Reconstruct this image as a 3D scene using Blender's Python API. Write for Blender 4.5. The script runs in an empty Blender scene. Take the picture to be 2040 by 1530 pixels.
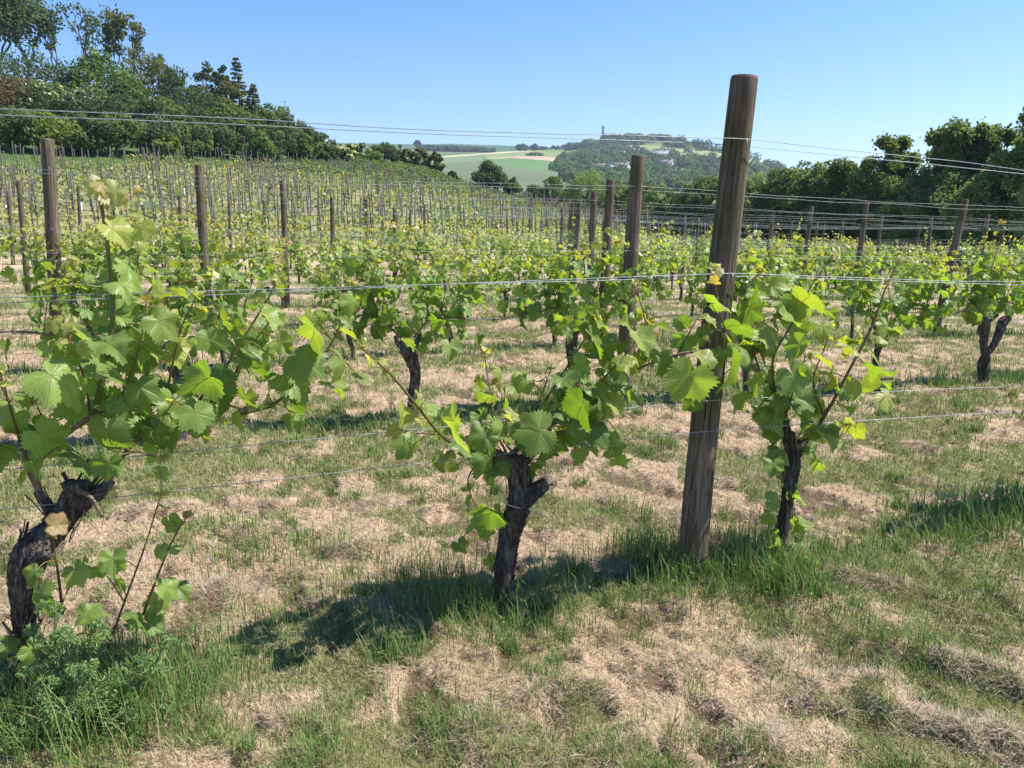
import bpy, math, random
import numpy as np
R_ = math.radians
rng = np.random.default_rng(7)
random.seed(7)
SC = bpy.context.scene
COL = SC.collection
ARCHIVE = []

# ------------------------------------------------------------------ camera model
F_PX, CX, CY, EYE = 1530.0, 1020.0, 765.0, 1.5
PITCH = R_(11.42)
CP, SP = math.cos(PITCH), math.sin(PITCH)
def ray(px, py):
    c = (px - CX) / F_PX; v = (CY - py) / F_PX
    return np.array([c, CP + v * SP, -SP + v * CP])
def at_r(px, py, r):
    """world point seen towards a pixel of the photo at a horizontal distance of r metres"""
    d = ray(px, py); h = math.hypot(d[0], d[1])
    return np.array([0, 0, EYE]) + d * (r / h)
def az_of(px, py=400):
    d = ray(px, py); return math.atan2(d[0], d[1])
U2 = np.array([0.933, 0.3598]); N2 = np.array([-0.3598, 0.933])
ROW_ANG = math.atan2(U2[1], U2[0])
N1 = 2.62; DN = 3.111
def row_pt(px, py, off=0.0, row=0):
    """point towards a pixel, on the upright plane of a trellis row (off metres behind it)"""
    d = ray(px, py); t = (N1 + DN * row + off) / (d[0] * N2[0] + d[1] * N2[1])
    return np.array([0, 0, EYE]) + d * t
def un(u, n):
    return U2 * u + N2 * n

# ------------------------------------------------------------------ noise
def _hash(i, j, s):
    h = (i * 374761393 + j * 668265263 + s * 1442695041) & 0xffffffff
    h = ((h ^ (h >> 13)) * 1274126177) & 0xffffffff
    h = h ^ (h >> 16)
    return (h & 0xffffff) / float(0xffffff)
def vnoise(x, y, s=0):
    x = np.asarray(x, float); y = np.asarray(y, float)
    xi = np.floor(x).astype(np.int64); yi = np.floor(y).astype(np.int64)
    fx = x - xi; fy = y - yi
    fx = fx * fx * (3 - 2 * fx); fy = fy * fy * (3 - 2 * fy)
    a = _hash(xi, yi, s); b = _hash(xi + 1, yi, s); c = _hash(xi, yi + 1, s); d = _hash(xi + 1, yi + 1, s)
    return (a * (1 - fx) + b * fx) * (1 - fy) + (c * (1 - fx) + d * fx) * fy
def fbm(x, y, s=0, o=4):
    t = 0; a = 0.5; n = 0
    for k in range(o):
        t = t + a * vnoise(x * 2 ** k + 17.3 * k, y * 2 ** k - 9.1 * k, s + k); n += a; a *= 0.5
    return t / n

# ------------------------------------------------------------------ mesh helpers
def mesh_np(name, V, loops, sizes, col=None, uv=None, mat=None, smooth=True):
    me = bpy.data.meshes.new(name)
    V = np.asarray(V, np.float32); loops = np.asarray(loops, np.int32); sizes = np.asarray(sizes, np.int32)
    me.vertices.add(len(V)); me.vertices.foreach_set('co', V.ravel())
    me.loops.add(len(loops)); me.loops.foreach_set('vertex_index', loops)
    me.polygons.add(len(sizes))
    st = np.zeros(len(sizes), np.int32); st[1:] = np.cumsum(sizes)[:-1]
    me.polygons.foreach_set('loop_start', st)
    if smooth: me.polygons.foreach_set('use_smooth', np.ones(len(sizes), bool))
    if col is not None:
        a = me.attributes.new('Col', 'FLOAT_COLOR', 'POINT')
        c4 = np.ones((len(V), 4), np.float32); c4[:, :3] = col
        a.data.foreach_set('color', c4.ravel())
    if uv is not None:
        l = me.uv_layers.new(name='UVMap')
        l.data.foreach_set('uv', np.asarray(uv, np.float32)[loops].ravel())
    me.update(calc_edges=True)
    if mat: me.materials.append(mat)
    return me
class MB:
    """collects pieces of one mesh"""
    def __init__(s): s.V = []; s.L = []; s.S = []; s.C = []; s.U = []; s.n = 0
    def add(s, V, loops, sizes, col=(1, 1, 1), uv=None):
        V = np.asarray(V, float).reshape(-1, 3)
        s.V.append(V); s.L.append(np.asarray(loops, np.int64) + s.n); s.S.append(np.asarray(sizes, np.int64))
        c = np.asarray(col, float)
        s.C.append(np.broadcast_to(c, (len(V), 3)) if c.ndim == 1 else c)
        s.U.append(np.full((len(V), 2), 9.0) if uv is None else np.asarray(uv, float))
        s.n += len(V); return s
    def mesh(s, name, mat, smooth=True):
        return mesh_np(name, np.concatenate(s.V), np.concatenate(s.L), np.concatenate(s.S),
                       np.concatenate(s.C), np.concatenate(s.U), mat, smooth)
    def obj(s, name, mat, parent=None, smooth=True):
        return link(name, s.mesh(name, mat, smooth), parent)
def link(name, me, parent=None):
    o = bpy.data.objects.new(name, me); COL.objects.link(o)
    if parent is not None: o.parent = parent
    return o
def tag(o, label=None, cat=None, group=None, kind=None):
    if label and not 4 <= len(label.split()) <= 16: print('LABEL', len(label.split()), label)
    if label: o['label'] = label
    if cat: o['category'] = cat
    if group: o['group'] = group
    if kind: o['kind'] = kind
    return o
def empty(name, loc=(0, 0, 0), rz=0.0):
    o = bpy.data.objects.new(name, None); COL.objects.link(o); o.location = loc; o.rotation_euler = (0, 0, rz)
    o.empty_display_size = 0.1; return o
def smooth_path(P, rad, per=5):
    """Catmull-Rom through P with radii"""
    P = np.asarray(P, float); rad = np.asarray(rad, float)
    if len(P) < 3: per = max(per, 3)
    Q = np.vstack([2 * P[0] - P[1], P, 2 * P[-1] - P[-2]]); r = np.concatenate([[rad[0]], rad, [rad[-1]]])
    out = []; ro = []
    for i in range(1, len(Q) - 2):
        for k in range(per):
            t = k / per
            out.append(0.5 * (2 * Q[i] + (Q[i + 1] - Q[i - 1]) * t + (2 * Q[i - 1] - 5 * Q[i] + 4 * Q[i + 1] - Q[i + 2]) * t * t
                       + (-Q[i - 1] + 3 * Q[i] - 3 * Q[i + 1] + Q[i + 2]) * t ** 3))
            ro.append(r[i] * (1 - t) + r[i + 1] * t)
    out.append(Q[-2]); ro.append(r[-2])
    return np.array(out), np.array(ro)
def tube(P, rad, ns=6, cap=True, wob=None):
    """tube along path P; returns V, loops, sizes.  wob(i_array(len), ang) -> radius factor"""
    P = np.asarray(P, float); rad = np.broadcast_to(np.asarray(rad, float), (len(P),))
    T = np.gradient(P, axis=0); T /= np.linalg.norm(T, axis=1)[:, None] + 1e-12
    up = np.array([0, 1., 0]) if abs(T[0][1]) < 0.8 else np.array([1., 0, 0])
    A = np.zeros_like(P); a = np.cross(T[0], up); a /= np.linalg.norm(a)
    for i in range(len(P)):
        a = a - T[i] * np.dot(a, T[i]); a /= np.linalg.norm(a) + 1e-12; A[i] = a
    B = np.cross(T, A)
    ang = np.arange(ns) * 2 * np.pi / ns
    rr = rad[:, None] * np.ones((1, ns))
    if wob is not None: rr = rr * wob(np.arange(len(P))[:, None], ang[None, :])
    V = P[:, None, :] + rr[:, :, None] * (np.cos(ang)[None, :, None] * A[:, None, :] + np.sin(ang)[None, :, None] * B[:, None, :])
    V = V.reshape(-1, 3); m = len(P)
    i = np.arange(m - 1)[:, None] * ns; j = np.arange(ns)[None, :]; j2 = (j + 1) % ns
    Q = np.stack([i + j, i + j2, i + ns + j2, i + ns + j], -1).reshape(-1, 4)
    loops = Q.ravel(); sizes = np.full(len(Q), 4)
    if cap:
        loops = np.concatenate([loops, np.arange(ns)[::-1], (m - 1) * ns + np.arange(ns)])
        sizes = np.concatenate([sizes, [ns, ns]])
    return V, loops, sizes
def box(cx, cy, cz, sx, sy, sz):
    V = np.array([[x, y, z] for z in (-.5, .5) for y in (-.5, .5) for x in (-.5, .5)]) * [sx, sy, sz] + [cx, cy, cz]
    L = [0, 2, 3, 1, 4, 5, 7, 6, 0, 1, 5, 4, 2, 6, 7, 3, 0, 4, 6, 2, 1, 3, 7, 5]
    return V, L, [4] * 6
def instance(T, M, pos, col):
    """T = (verts, loops, sizes, uv); M Nx3x3 (columns = local axes, scaled); returns arrays"""
    tv, tl, ts, tu = T; N = len(pos)
    V = np.einsum('nij,kj->nki', M, tv) + pos[:, None, :]
    L = (tl[None, :] + (np.arange(N) * len(tv))[:, None]).ravel()
    S = np.tile(ts, N)
    C = np.repeat(col, len(tv), axis=0); Uv = np.tile(tu, (N, 1))
    return V.reshape(-1, 3), L, S, C, Uv
def norm(v): return v / (np.linalg.norm(v, axis=-1, keepdims=True) + 1e-12)
def frames(tip, nrm):
    """rotation matrices with local y = tip direction, local z close to nrm"""
    y = norm(tip); z = norm(nrm - y * np.sum(nrm * y, -1, keepdims=True)); x = np.cross(y, z)
    return np.stack([x, y, z], -1)

# ------------------------------------------------------------------ leaf templates
def leaf_template(step, seed, hi=True):
    r_ = random.Random(seed)
    A = [0, 14, 26, 40, 54, 68, 80, 93, 108, 124, 140, 155, 167, 176]
    Rr = [1.0, .86, .72, .84, .93, .80, .68, .72, .79, .72, .68, .58, .42, .16]
    Rr = [v * (1 + r_.uniform(-.05, .05)) for v in Rr]
    a = list(np.arange(0, 172, step)) + [176]
    half = []
    for k, t in enumerate(a):
        rr = np.interp(t, A, Rr)
        if hi and 3 < t < 160: rr *= (1.075 if k % 2 else 0.925)
        half.append((t, rr))
    pts = [(-t, r) for t, r in half[::-1]] + half[1:]
    th = np.radians([p[0] for p in pts]); rr = np.array([p[1] for p in pts])
    n = len(pts)
    out = np.stack([np.sin(th) * rr, np.cos(th) * rr], -1)
    rings = [out * .52, out] if hi else [out]
    XY = np.vstack([[[0, 0]]] + rings)
    fold = r_.choice([r_.uniform(-.15, .2), r_.uniform(.2, .75)]); droop = r_.uniform(.1, .85); rip = r_.uniform(.06, .2); ph = r_.uniform(0, 6.28); cx = r_.uniform(-.15, .15)
    XY[:, 0] *= np.where(XY[:, 0] < 0, r_.uniform(.82, 1.1), r_.uniform(.82, 1.1)); XY[:, 0] += r_.uniform(-.12, .12) * XY[:, 1] ** 2
    x, y = XY[:, 0], XY[:, 1]; rad = np.hypot(x, y); an = np.arctan2(x, y)
    tw = r_.uniform(-.35, .35)
    z = tw * x * np.clip(y + .3, 0, 2) + fold * np.abs(x) * .8 - droop * rad ** 2 * .6 - .25 * droop * np.clip(y, 0, 2) ** 2 + rip * np.sin(5 * an + ph) * rad ** 2 + cx * x * y
    V = np.stack([x, y, z], -1); L = []; S = []
    for i in range(n - 1):
        L += [0, 1 + i + 1, 1 + i]; S.append(3)
        if hi: L += [1 + i, 1 + i + 1, 1 + n + i + 1, 1 + n + i]; S.append(4)
    # orientation: make the top face +z
    L2 = []; k = 0
    for s in S: L2 += L[k:k + s]; k += s
    V = V * [1, 1, 1]
    return V, np.array(L2), np.array(S), XY.copy()
HI = [leaf_template(5.2, 100 + i) for i in range(12)]
MID = [leaf_template(10.5, 200 + i) for i in range(9)]
def low_template(seed):
    r_ = random.Random(seed)
    th = np.radians([-165, -112, -80, -52, -26, 0, 26, 52, 80, 112, 165]); rr = np.array([.45, .78, .58, .93, .64, 1, .64, .93, .58, .78, .45])
    rr = rr * np.array([1 + r_.uniform(-.08, .08) for _ in rr])
    XY = np.vstack([[[0, 0]], np.stack([np.sin(th) * rr, np.cos(th) * rr], -1)])
    f = r_.uniform(0, .4); d = r_.uniform(.1, .5)
    z = f * np.abs(XY[:, 0]) - d * (XY ** 2).sum(1)
    L = []; S = []
    for i in range(10): L += [0, 2 + i, 1 + i]; S.append(3)
    return np.column_stack([XY, z]), np.array(L), np.array(S), XY
LOW = [low_template(i) for i in range(5)]
def quad_template(b):
    XY = np.array([[-.55, .1], [0, -.25], [.55, .1], [.5, .7], [0, 1.0], [-.5, .7]])
    z = b * np.abs(XY[:, 0]) - .25 * XY[:, 1] ** 2
    return np.column_stack([XY, z]), np.array([1, 2, 3, 4, 1, 4, 5, 0]), np.array([4, 4]), XY
QUAD = [quad_template(.4), quad_template(-.3)]

# ------------------------------------------------------------------ materials
class NT:
    def __init__(s, name):
        s.m = bpy.data.materials.new(name); s.m.use_nodes = True; s.t = s.m.node_tree; s.t.nodes.clear()
        s.out = s.t.nodes.new('ShaderNodeOutputMaterial')
    def n(s, typ, **kw):
        nd = s.t.nodes.new(typ)
        for k, v in kw.items():
            if isinstance(k, str) and hasattr(nd, k): setattr(nd, k, v)
        return nd
    def l(s, a, b): s.t.links.new(a, b)
    def math(s, op, a, b=None):
        nd = s.t.nodes.new('ShaderNodeMath'); nd.operation = op
        for i, v in enumerate((a, b)):
            if v is None: continue
            if hasattr(v, 'node'): s.l(v, nd.inputs[i])
            else: nd.inputs[i].default_value = v
        return nd.outputs[0]
    def mix(s, f, a, b, mode='MIX'):
        nd = s.t.nodes.new('ShaderNodeMix'); nd.data_type = 'RGBA'; nd.blend_type = mode
        for i, v in ((0, f), (6, a), (7, b)):
            if hasattr(v, 'node'): s.l(v, nd.inputs[i])
            elif i == 0: nd.inputs[0].default_value = v
            else: nd.inputs[i].default_value = (*v, 1)
        return nd.outputs[2]
    def attr(s): nd = s.n('ShaderNodeAttribute'); nd.attribute_name = 'Col'; return nd.outputs['Color']
    def noise(s, scale, detail=4, rough=.6, vec=None, dist=0):
        nd = s.n('ShaderNodeTexNoise'); nd.inputs['Scale'].default_value = scale; nd.inputs['Detail'].default_value = detail
        nd.inputs['Roughness'].default_value = rough; nd.inputs['Distortion'].default_value = dist
        if vec is not None: s.l(vec, nd.inputs['Vector'])
        return nd.outputs['Fac']
    def ramp(s, f, stops):
        nd = s.n('ShaderNodeValToRGB'); s.l(f, nd.inputs[0]); e = nd.color_ramp.elements
        while len(e) < len(stops): e.new(.5)
        for k, (p, c) in enumerate(stops): e[k].position = p; e[k].color = (*c, 1) if len(c) == 3 else c
        return nd.outputs[0]
    def principled(s, base, rough=.7, spec=.3, bump=None, bs=.5, bd=.01):
        nd = s.n('ShaderNodeBsdfPrincipled')
        if hasattr(base, 'node'): s.l(base, nd.inputs['Base Color'])
        else: nd.inputs['Base Color'].default_value = (*base, 1)
        nd.inputs['Roughness'].default_value = rough; nd.inputs['Specular IOR Level'].default_value = spec
        if bump is not None:
            b = s.n('ShaderNodeBump'); b.inputs['Strength'].default_value = bs; b.inputs['Distance'].default_value = bd
            s.l(bump, b.inputs['Height']); s.l(b.outputs[0], nd.inputs['Normal'])
        return nd
    def done(s, sh): s.l(sh.outputs[0] if hasattr(sh, 'outputs') else sh, s.out.inputs[0]); return s.m

def leaf_mat(name, veins, trans=.42, tint=(1.62, 1.68, .38), rough=.42, spec=.4, nsc=60):
    t = NT(name); c = t.attr()
    bump = None
    if veins:
        uv = t.n('ShaderNodeUVMap'); sx = t.n('ShaderNodeSeparateXYZ'); t.l(uv.outputs[0], sx.inputs[0])
        x, y = sx.outputs[0], sx.outputs[1]
        best = None
        for a in (0, 54, -54, 108, -108):
            ca, sa = math.cos(R_(a)), math.sin(R_(a))
            along = t.math('ADD', t.math('MULTIPLY', x, sa), t.math('MULTIPLY', y, ca))
            perp = t.math('ABSOLUTE', t.math('SUBTRACT', t.math('MULTIPLY', x, ca), t.math('MULTIPLY', y, sa)))
            # side veins: fine chevrons leaving the main vein
            pen = t.math('MULTIPLY', t.math('LESS_THAN', along, 0.0), 5.0)
            d = t.math('ADD', perp, pen)
            best = d if best is None else t.math('MINIMUM', best, d)
            if a == 0: chev = t.math('SINE', t.math('MULTIPLY', t.math('SUBTRACT', along, t.math('MULTIPLY', perp, .9)), 42.0))
        main = t.math('SUBTRACT', 1.0, t.math('MINIMUM', t.math('MULTIPLY', best, 38.0), 1.0))
        side = t.math('MULTIPLY', t.math('GREATER_THAN', chev, .93), .3)
        onleaf = t.math('LESS_THAN', y, 4.0)
        v = t.math('MULTIPLY', t.math('MAXIMUM', main, side), onleaf)
        c = t.mix(t.math('MULTIPLY', v, .45), c, (.34, .37, .12))
        nz = t.noise(nsc, 3)
        c = t.mix(1.0, c, t.ramp(nz, [(.25, (.72, .76, .68)), (.75, (1.2, 1.16, 1.15))]), 'MULTIPLY')
        sp = t.noise(nsc * 2.6, 2, .5); c = t.mix(t.math('MULTIPLY', t.math('GREATER_THAN', sp, .735), t.math('MULTIPLY', onleaf, .7)), c, (.16, .12, .045))
        yl = t.noise(9, 3, .5); c = t.mix(t.ramp(yl, [(.52, (0, 0, 0)), (.75, (.45, .45, .45))]), c, (.30, .33, .09))
        bump = t.math('SUBTRACT', t.math('MULTIPLY', nz, .6), v)
    p = t.principled(c, rough, spec, bump, .5, .003)
    tr = t.n('ShaderNodeBsdfTranslucent')
    t.l(t.mix(1.0, c, tint, 'MULTIPLY'), tr.inputs['Color'])
    mx = t.n('ShaderNodeMixShader'); mx.inputs[0].default_value = trans
    t.l(p.outputs[0], mx.inputs[1]); t.l(tr.outputs[0], mx.inputs[2])
    return t.done(mx)
M_LEAF = leaf_mat('vine_leaf', True, .46)
M_LEAF2 = leaf_mat('vine_leaf_plain', False, .46)
M_TREE = leaf_mat('tree_foliage', False, .55, (1.25, 1.3, .6), .55, .25)
M_GRASS = leaf_mat('grass_blades', False, .25, (1.2, 1.2, .7), .6, .2)

def mk_bark():
    t = NT('vine_bark'); co = t.n('ShaderNodeTexCoord'); mp = t.n('ShaderNodeMapping'); mp.inputs['Scale'].default_value = (1, 1, .22)
    t.l(co.outputs['Object'], mp.inputs[0])
    a = t.noise(90, 6, .7, mp.outputs[0], .6); b = t.noise(22, 4, .6, mp.outputs[0], 1.5)
    f = t.math('ADD', t.math('MULTIPLY', a, .6), t.math('MULTIPLY', b, .4))
    c = t.ramp(f, [(.34, (.014, .012, .010)), (.48, (.062, .05, .042)), (.58, (.17, .145, .12)), (.70, (.36, .32, .28))])
    return t.done(t.principled(c, .9, .15, f, 1.0, .02))
M_BARK = mk_bark()
def mk_cane():
    t = NT('cane_wood'); co = t.n('ShaderNodeTexCoord')
    f = t.noise(60, 4, .6, co.outputs['Object'])
    return t.done(t.principled(t.ramp(f, [(.3, (.10, .065, .04)), (.7, (.26, .19, .12))]), .75, .25, f, .5, .004))
M_CANE = mk_cane()
def mk_post():
    t = NT('weathered_post_wood'); co = t.n('ShaderNodeTexCoord'); mp = t.n('ShaderNodeMapping'); mp.inputs['Scale'].default_value = (1, 1, .045)
    t.l(co.outputs['Object'], mp.inputs[0]); v = mp.outputs[0]
    inf = t.n('ShaderNodeObjectInfo')
    ad = t.n('ShaderNodeVectorMath'); ad.operation = 'ADD'; t.l(v, ad.inputs[0])
    cb = t.n('ShaderNodeCombineXYZ'); t.l(t.math('MULTIPLY', inf.outputs['Random'], 37.0), cb.inputs[0]); t.l(cb.outputs[0], ad.inputs[1]); v = ad.outputs[0]
    g = t.noise(70, 6, .65, v, .5); big = t.noise(9, 3, .5, v, 0); fine = t.noise(260, 3, .6, v)
    f = t.math('ADD', t.math('ADD', t.math('MULTIPLY', g, .5), t.math('MULTIPLY', big, .25)), t.math('MULTIPLY', fine, .25))
    c = t.ramp(f, [(.32, (.036, .027, .020)), (.45, (.100, .076, .056)), (.56, (.180, .138, .104)), (.70, (.29, .235, .185))])
    blot = t.noise(4.5, 4, .6, co.outputs['Object'])
    c = t.mix(t.ramp(blot, [(.40, (0, 0, 0)), (.62, (.85, .85, .85))]), c, t.mix(1.0, c, (.62, .72, .42), 'MULTIPLY'))
    crk = t.noise(26, 2, .4, v, 1.2)
    k = t.ramp(crk, [(.478, (0, 0, 0)), (.5, (1, 1, 1)), (.522, (0, 0, 0))])
    gate = t.ramp(big, [(.50, (0, 0, 0)), (.58, (1, 1, 1))])
    k = t.mix(1.0, k, gate, 'MULTIPLY')
    c = t.mix(t.math('MULTIPLY', k, .85), c, (.018, .013, .01))
    h = t.math('SUBTRACT', f, t.math('MULTIPLY', k, .7))
    return t.done(t.principled(c, .85, .2, h, .9, .01))
M_POST = mk_post()
def mk_simple(name, c1, c2, sc=20, rough=.8, spec=.2, metal=0, bs=.3):
    t = NT(name); co = t.n('ShaderNodeTexCoord'); f = t.noise(sc, 4, .6, co.outputs['Object'])
    p = t.principled(t.ramp(f, [(.3, c1), (.7, c2)]), rough, spec, f, bs, .01); p.inputs['Metallic'].default_value = metal
    return t.done(p)
M_WIRE = mk_simple('galvanised_wire', (.21, .23, .25), (.40, .42, .44), 40, .55, .5, .5, .1)
M_STEEL = mk_simple('mast_steel', (.16, .18, .21), (.26, .28, .32), 3, .6, .4, .4, .1)
M_TIE = mk_simple('plastic_tie', (.48, .50, .52), (.62, .64, .66), 30, .35, .5, 0, .05)
M_STAKE = mk_simple('stake_wood', (.06, .05, .042), (.16, .135, .115), 30, .85, .2, 0, .4)
M_WALL = mk_simple('house_render', (.42, .40, .38), (.52, .49, .47), 2, .85, .2, 0, .1)
M_ROOF = mk_simple('roof_tile', (.15, .12, .11), (.22, .18, .165), 3, .8, .2, 0, .3)
M_SLATE = mk_simple('roof_slate', (.16, .17, .19), (.26, .27, .30), 3, .7, .3, 0, .3)
M_GLASSD = mk_simple('window_glass', (.03, .04, .05), (.06, .07, .08), 5, .1, .6, 0, .05)
M_GUARD = mk_simple('guard_plastic', (.66, .72, .76), (.80, .84, .86), 20, .5, .4, 0, .05)
M_TBARK = mk_simple('tree_bark', (.07, .055, .045), (.19, .16, .135), 8, .9, .1, 0, .6)
M_SOIL = mk_simple('crumbly_soil', (.13, .085, .05), (.30, .21, .13), 45, .95, .1, 0, 1.0)
M_CHALK = mk_simple('chalk_face', (.55, .47, .40), (.72, .64, .55), 1, .9, .1, 0, .5)

# ------------------------------------------------------------------ terrain
# columns: photo x; edge distance; photo y of the ground at edge, 1.4 edge, 1.8 edge, 250, 350, 600, 850, 1000, 1500 m
TC = [
 (-900, 60, 362, 300, 270, 255, 252, 252, 252, 252, 252),
 (0,   65, 352, 268, 205, 190, 195, 215, 225, 230, 240),
 (200, 72, 344, 262, 205, 190, 195, 215, 225, 230, 240),
 (400, 80, 338, 272, 232, 215, 225, 245, 255, 260, 265),
 (520, 86, 340, 290, 262, 250, 250, 262, 270, 275, 278),
 (600, 84, 345, 308, 297, 292, 292, 290, 290, 290, 283),
 (680, 78, 354, 320, 313, 312, 312, 306, 302, 298, 285),
 (760, 78, 364, 326, 319, 322, 322, 312, 304, 300, 286),
 (840, 80, 376, 338, 331, 340, 335, 316, 306, 300, 288),
 (900, 84, 386, 354, 352, 360, 345, 318, 307, 301, 286),
 (950, 91, 394, 370, 368, 372, 352, 322, 308, 302, 288),
 (1000, 97, 404, 380, 382, 380, 358, 326, 309, 302, 289.5),
 (1050, 102, 411, 395, 395, 388, 366, 332, 309, 301, 294),
 (1100, 106, 414, 408, 405, 395, 372, 340, 310, 300, 295),
 (1130, 105, 420, 414, 410, 400, 378, 345, 313, 298, 297),
 (1165, 98, 432, 424, 418, 405, 384, 350, 310, 292, 305),
 (1200, 88, 448, 436, 426, 410, 388, 352, 306, 279.5, 310),
 (1260, 74, 470, 452, 440, 416, 392, 354, 306, 279, 312),
 (1330, 65, 488, 466, 452, 424, 396, 356, 307, 280, 315),
 (1400, 58, 502, 480, 462, 430, 400, 358, 310, 288, 318),
 (1450, 55, 508, 486, 468, 434, 404, 360, 316, 299, 322),
 (1500, 52, 515, 492, 474, 438, 408, 364, 330, 318, 330),
 (1560, 50, 518, 496, 478, 440, 410, 372, 346, 337, 338),
 (1640, 48, 522, 500, 482, 442, 412, 382, 362, 352, 345),
 (2040, 42, 527, 505, 486, 446, 416, 388, 370, 360, 350),
 (2900, 40, 530, 508, 488, 448, 418, 390, 372, 362, 352)]
TAZ = np.array([az_of(c[0]) for c in TC])
TRE = np.array([c[1] for c in TC], float)
LR0, LR1, NLR, NAZ = math.log(30), math.log(4000), 420, 700
_az = np.linspace(TAZ[0], TAZ[-1], NAZ); _lr = np.linspace(LR0, LR1, NLR)
def _build_lut():
    rows = []
    for c in TC:
        re = c[1]; rk = [re, 1.4 * re, 1.8 * re, 250, 350, 600, 850, 1000, 1500]
        zk = []
        for r, y in zip(rk, c[2:]): zk.append(at_r(c[0], y, r)[2])
        rk = rk + [4000]; zk = zk + [zk[-1] - 30]
        rows.append(np.interp(_lr, np.log(rk), zk))
    rows = np.array(rows)
    out = np.empty((NAZ, NLR))
    for k in range(NLR): out[:, k] = np.interp(_az, TAZ, rows[:, k])
    ker = np.hanning(15); ker /= ker.sum()
    pad = np.pad(out, ((7, 7), (0, 0)), 'edge')
    out = sum(ker[i] * pad[i:i + NAZ] for i in range(15))
    ker = np.hanning(7); ker /= ker.sum()
    pad = np.pad(out, ((0, 0), (3, 3)), 'edge')
    return sum(ker[i] * pad[:, i:i + NLR] for i in range(7))
LUT = _build_lut()
def lut(az, lr):
    i = np.clip((az - _az[0]) / (_az[-1] - _az[0]) * (NAZ - 1), 0, NAZ - 1.001); j = np.clip((lr - LR0) / (LR1 - LR0) * (NLR - 1), 0, NLR - 1.001)
    i0 = i.astype(int); j0 = j.astype(int); fi = i - i0; fj = j - j0
    return (LUT[i0, j0] * (1 - fi) + LUT[i0 + 1, j0] * fi) * (1 - fj) + (LUT[i0, j0 + 1] * (1 - fi) + LUT[i0 + 1, j0 + 1] * fi) * fj
def edge_r(az): return np.interp(az, TAZ, TRE)
def sstep(a, b, x):
    t = np.clip((x - a) / (b - a), 0, 1); return t * t * (3 - 2 * t)
def z_near(x, y):
    right = np.clip(x - .6, 0, 60); left = np.clip(-x - 3.5, 0, 40)
    return -.034 * right * np.exp(-right / 120) + .032 * left
HEAPS = []   # raked hay heaps: x, y, length, width, height, angle
def z_micro(x, y, r):
    w = 1 - sstep(9, 22, r)
    h = .022 * hay_gap(x, y) + (fbm(x * 3.1, y * 3.1, 11, 4) - .5) * .07 + (np.abs(fbm(x * 6.5, y * 6.5, 21, 3) - .5) * -2 + .25) * .034 + (fbm(x * 17, y * 17, 25, 3) - .5) * .03
    for hx, hy, hl, hw, hh, ha in HEAPS:
        ca, sa = math.cos(ha), math.sin(ha); dx = x - hx; dy = y - hy
        a = (dx * ca + dy * sa) / hl; b = (-dx * sa + dy * ca) / hw
        q = np.exp(-(a * a + b * b) ** 2); h = h + .34 * hh * q * (.1 + 1.6 * fbm(x * 14, y * 14, 31, 3)) - hh * .3 * np.exp(-((a * .9) ** 2 + ((b + 1.35) * 1.6) ** 2))
    return h * w
def terr(x, y, micro=True):
    x = np.asarray(x, float); y = np.asarray(y, float)
    r = np.hypot(x, y); az = np.arctan2(x, y)
    fade = 1 - sstep(R_(52), R_(85), np.abs(az))
    azc = np.clip(az, TAZ[0], TAZ[-1]); re = edge_r(azc)
    zn = z_near(np.clip(x, -40, 60), y)
    ze = lut(azc, np.log(np.maximum(re, 31)))
    s = np.clip((r - 27) / (re - 27), 0, 1) ** 1.25
    zi = zn * (1 - s) + ze * s
    zo = lut(azc, np.log(np.maximum(r, 31)))
    z = np.where(r < re, zi, zo)
    z = z * fade + (1 - fade) * zn
    if micro: z = z + z_micro(x, y, r)
    return z
def terr1(x, y, micro=True): return float(terr(np.array([x]), np.array([y]), micro)[0])
def ground_px(px, py):
    d = ray(px, py); t = 0.5; o = np.array([0, 0, EYE])
    for _ in range(40):
        p = o + d * t; g = terr1(p[0], p[1], False)
        t += (p[2] - g) / (-d[2] + 1e-6) * .8 if d[2] < 0 else 0
    return o + d * t
for px, py, l, w, h, a in [(1880, 1330, .28, .085, .085, -.55), (1720, 1400, .17, .10, .08, .2), (1790, 1445, .12, .07, .07, -.2), (1640, 1365, .16, .06, .05, .5), (1560, 1490, .22, .08, .06, .1),
                           (1960, 1480, .2, .09, .07, -.5), (300, 1030, .2, .06, .07, .35), (540, 1010, .10, .10, .07, .2), (560, 1060, .12, .06, .06, 0), (1700, 1160, .2, .09, .05, -.2),
                           (1860, 970, .18, .08, .06, 0), (1250, 1045, .2, .1, .06, .3), (1120, 1400, .18, .07, .05, .2), (940, 1480, .2, .1, .06, 0), (700, 1100, .15, .08, .05, .1), (420, 1185, .2, .1, .05, .2),
                           (1500, 960, .25, .1, .05, 0), (760, 1010, .16, .08, .05, .2), (1250, 1500, .2, .08, .05, .4), (560, 1440, .12, .09, .03, 0), (1850, 895, .25, .1, .06, 0), (1480, 1320, .25, .1, .05, .3)]:
    g = ground_px(px, py); HEAPS.append((g[0], g[1], l, w, h, a))

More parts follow.
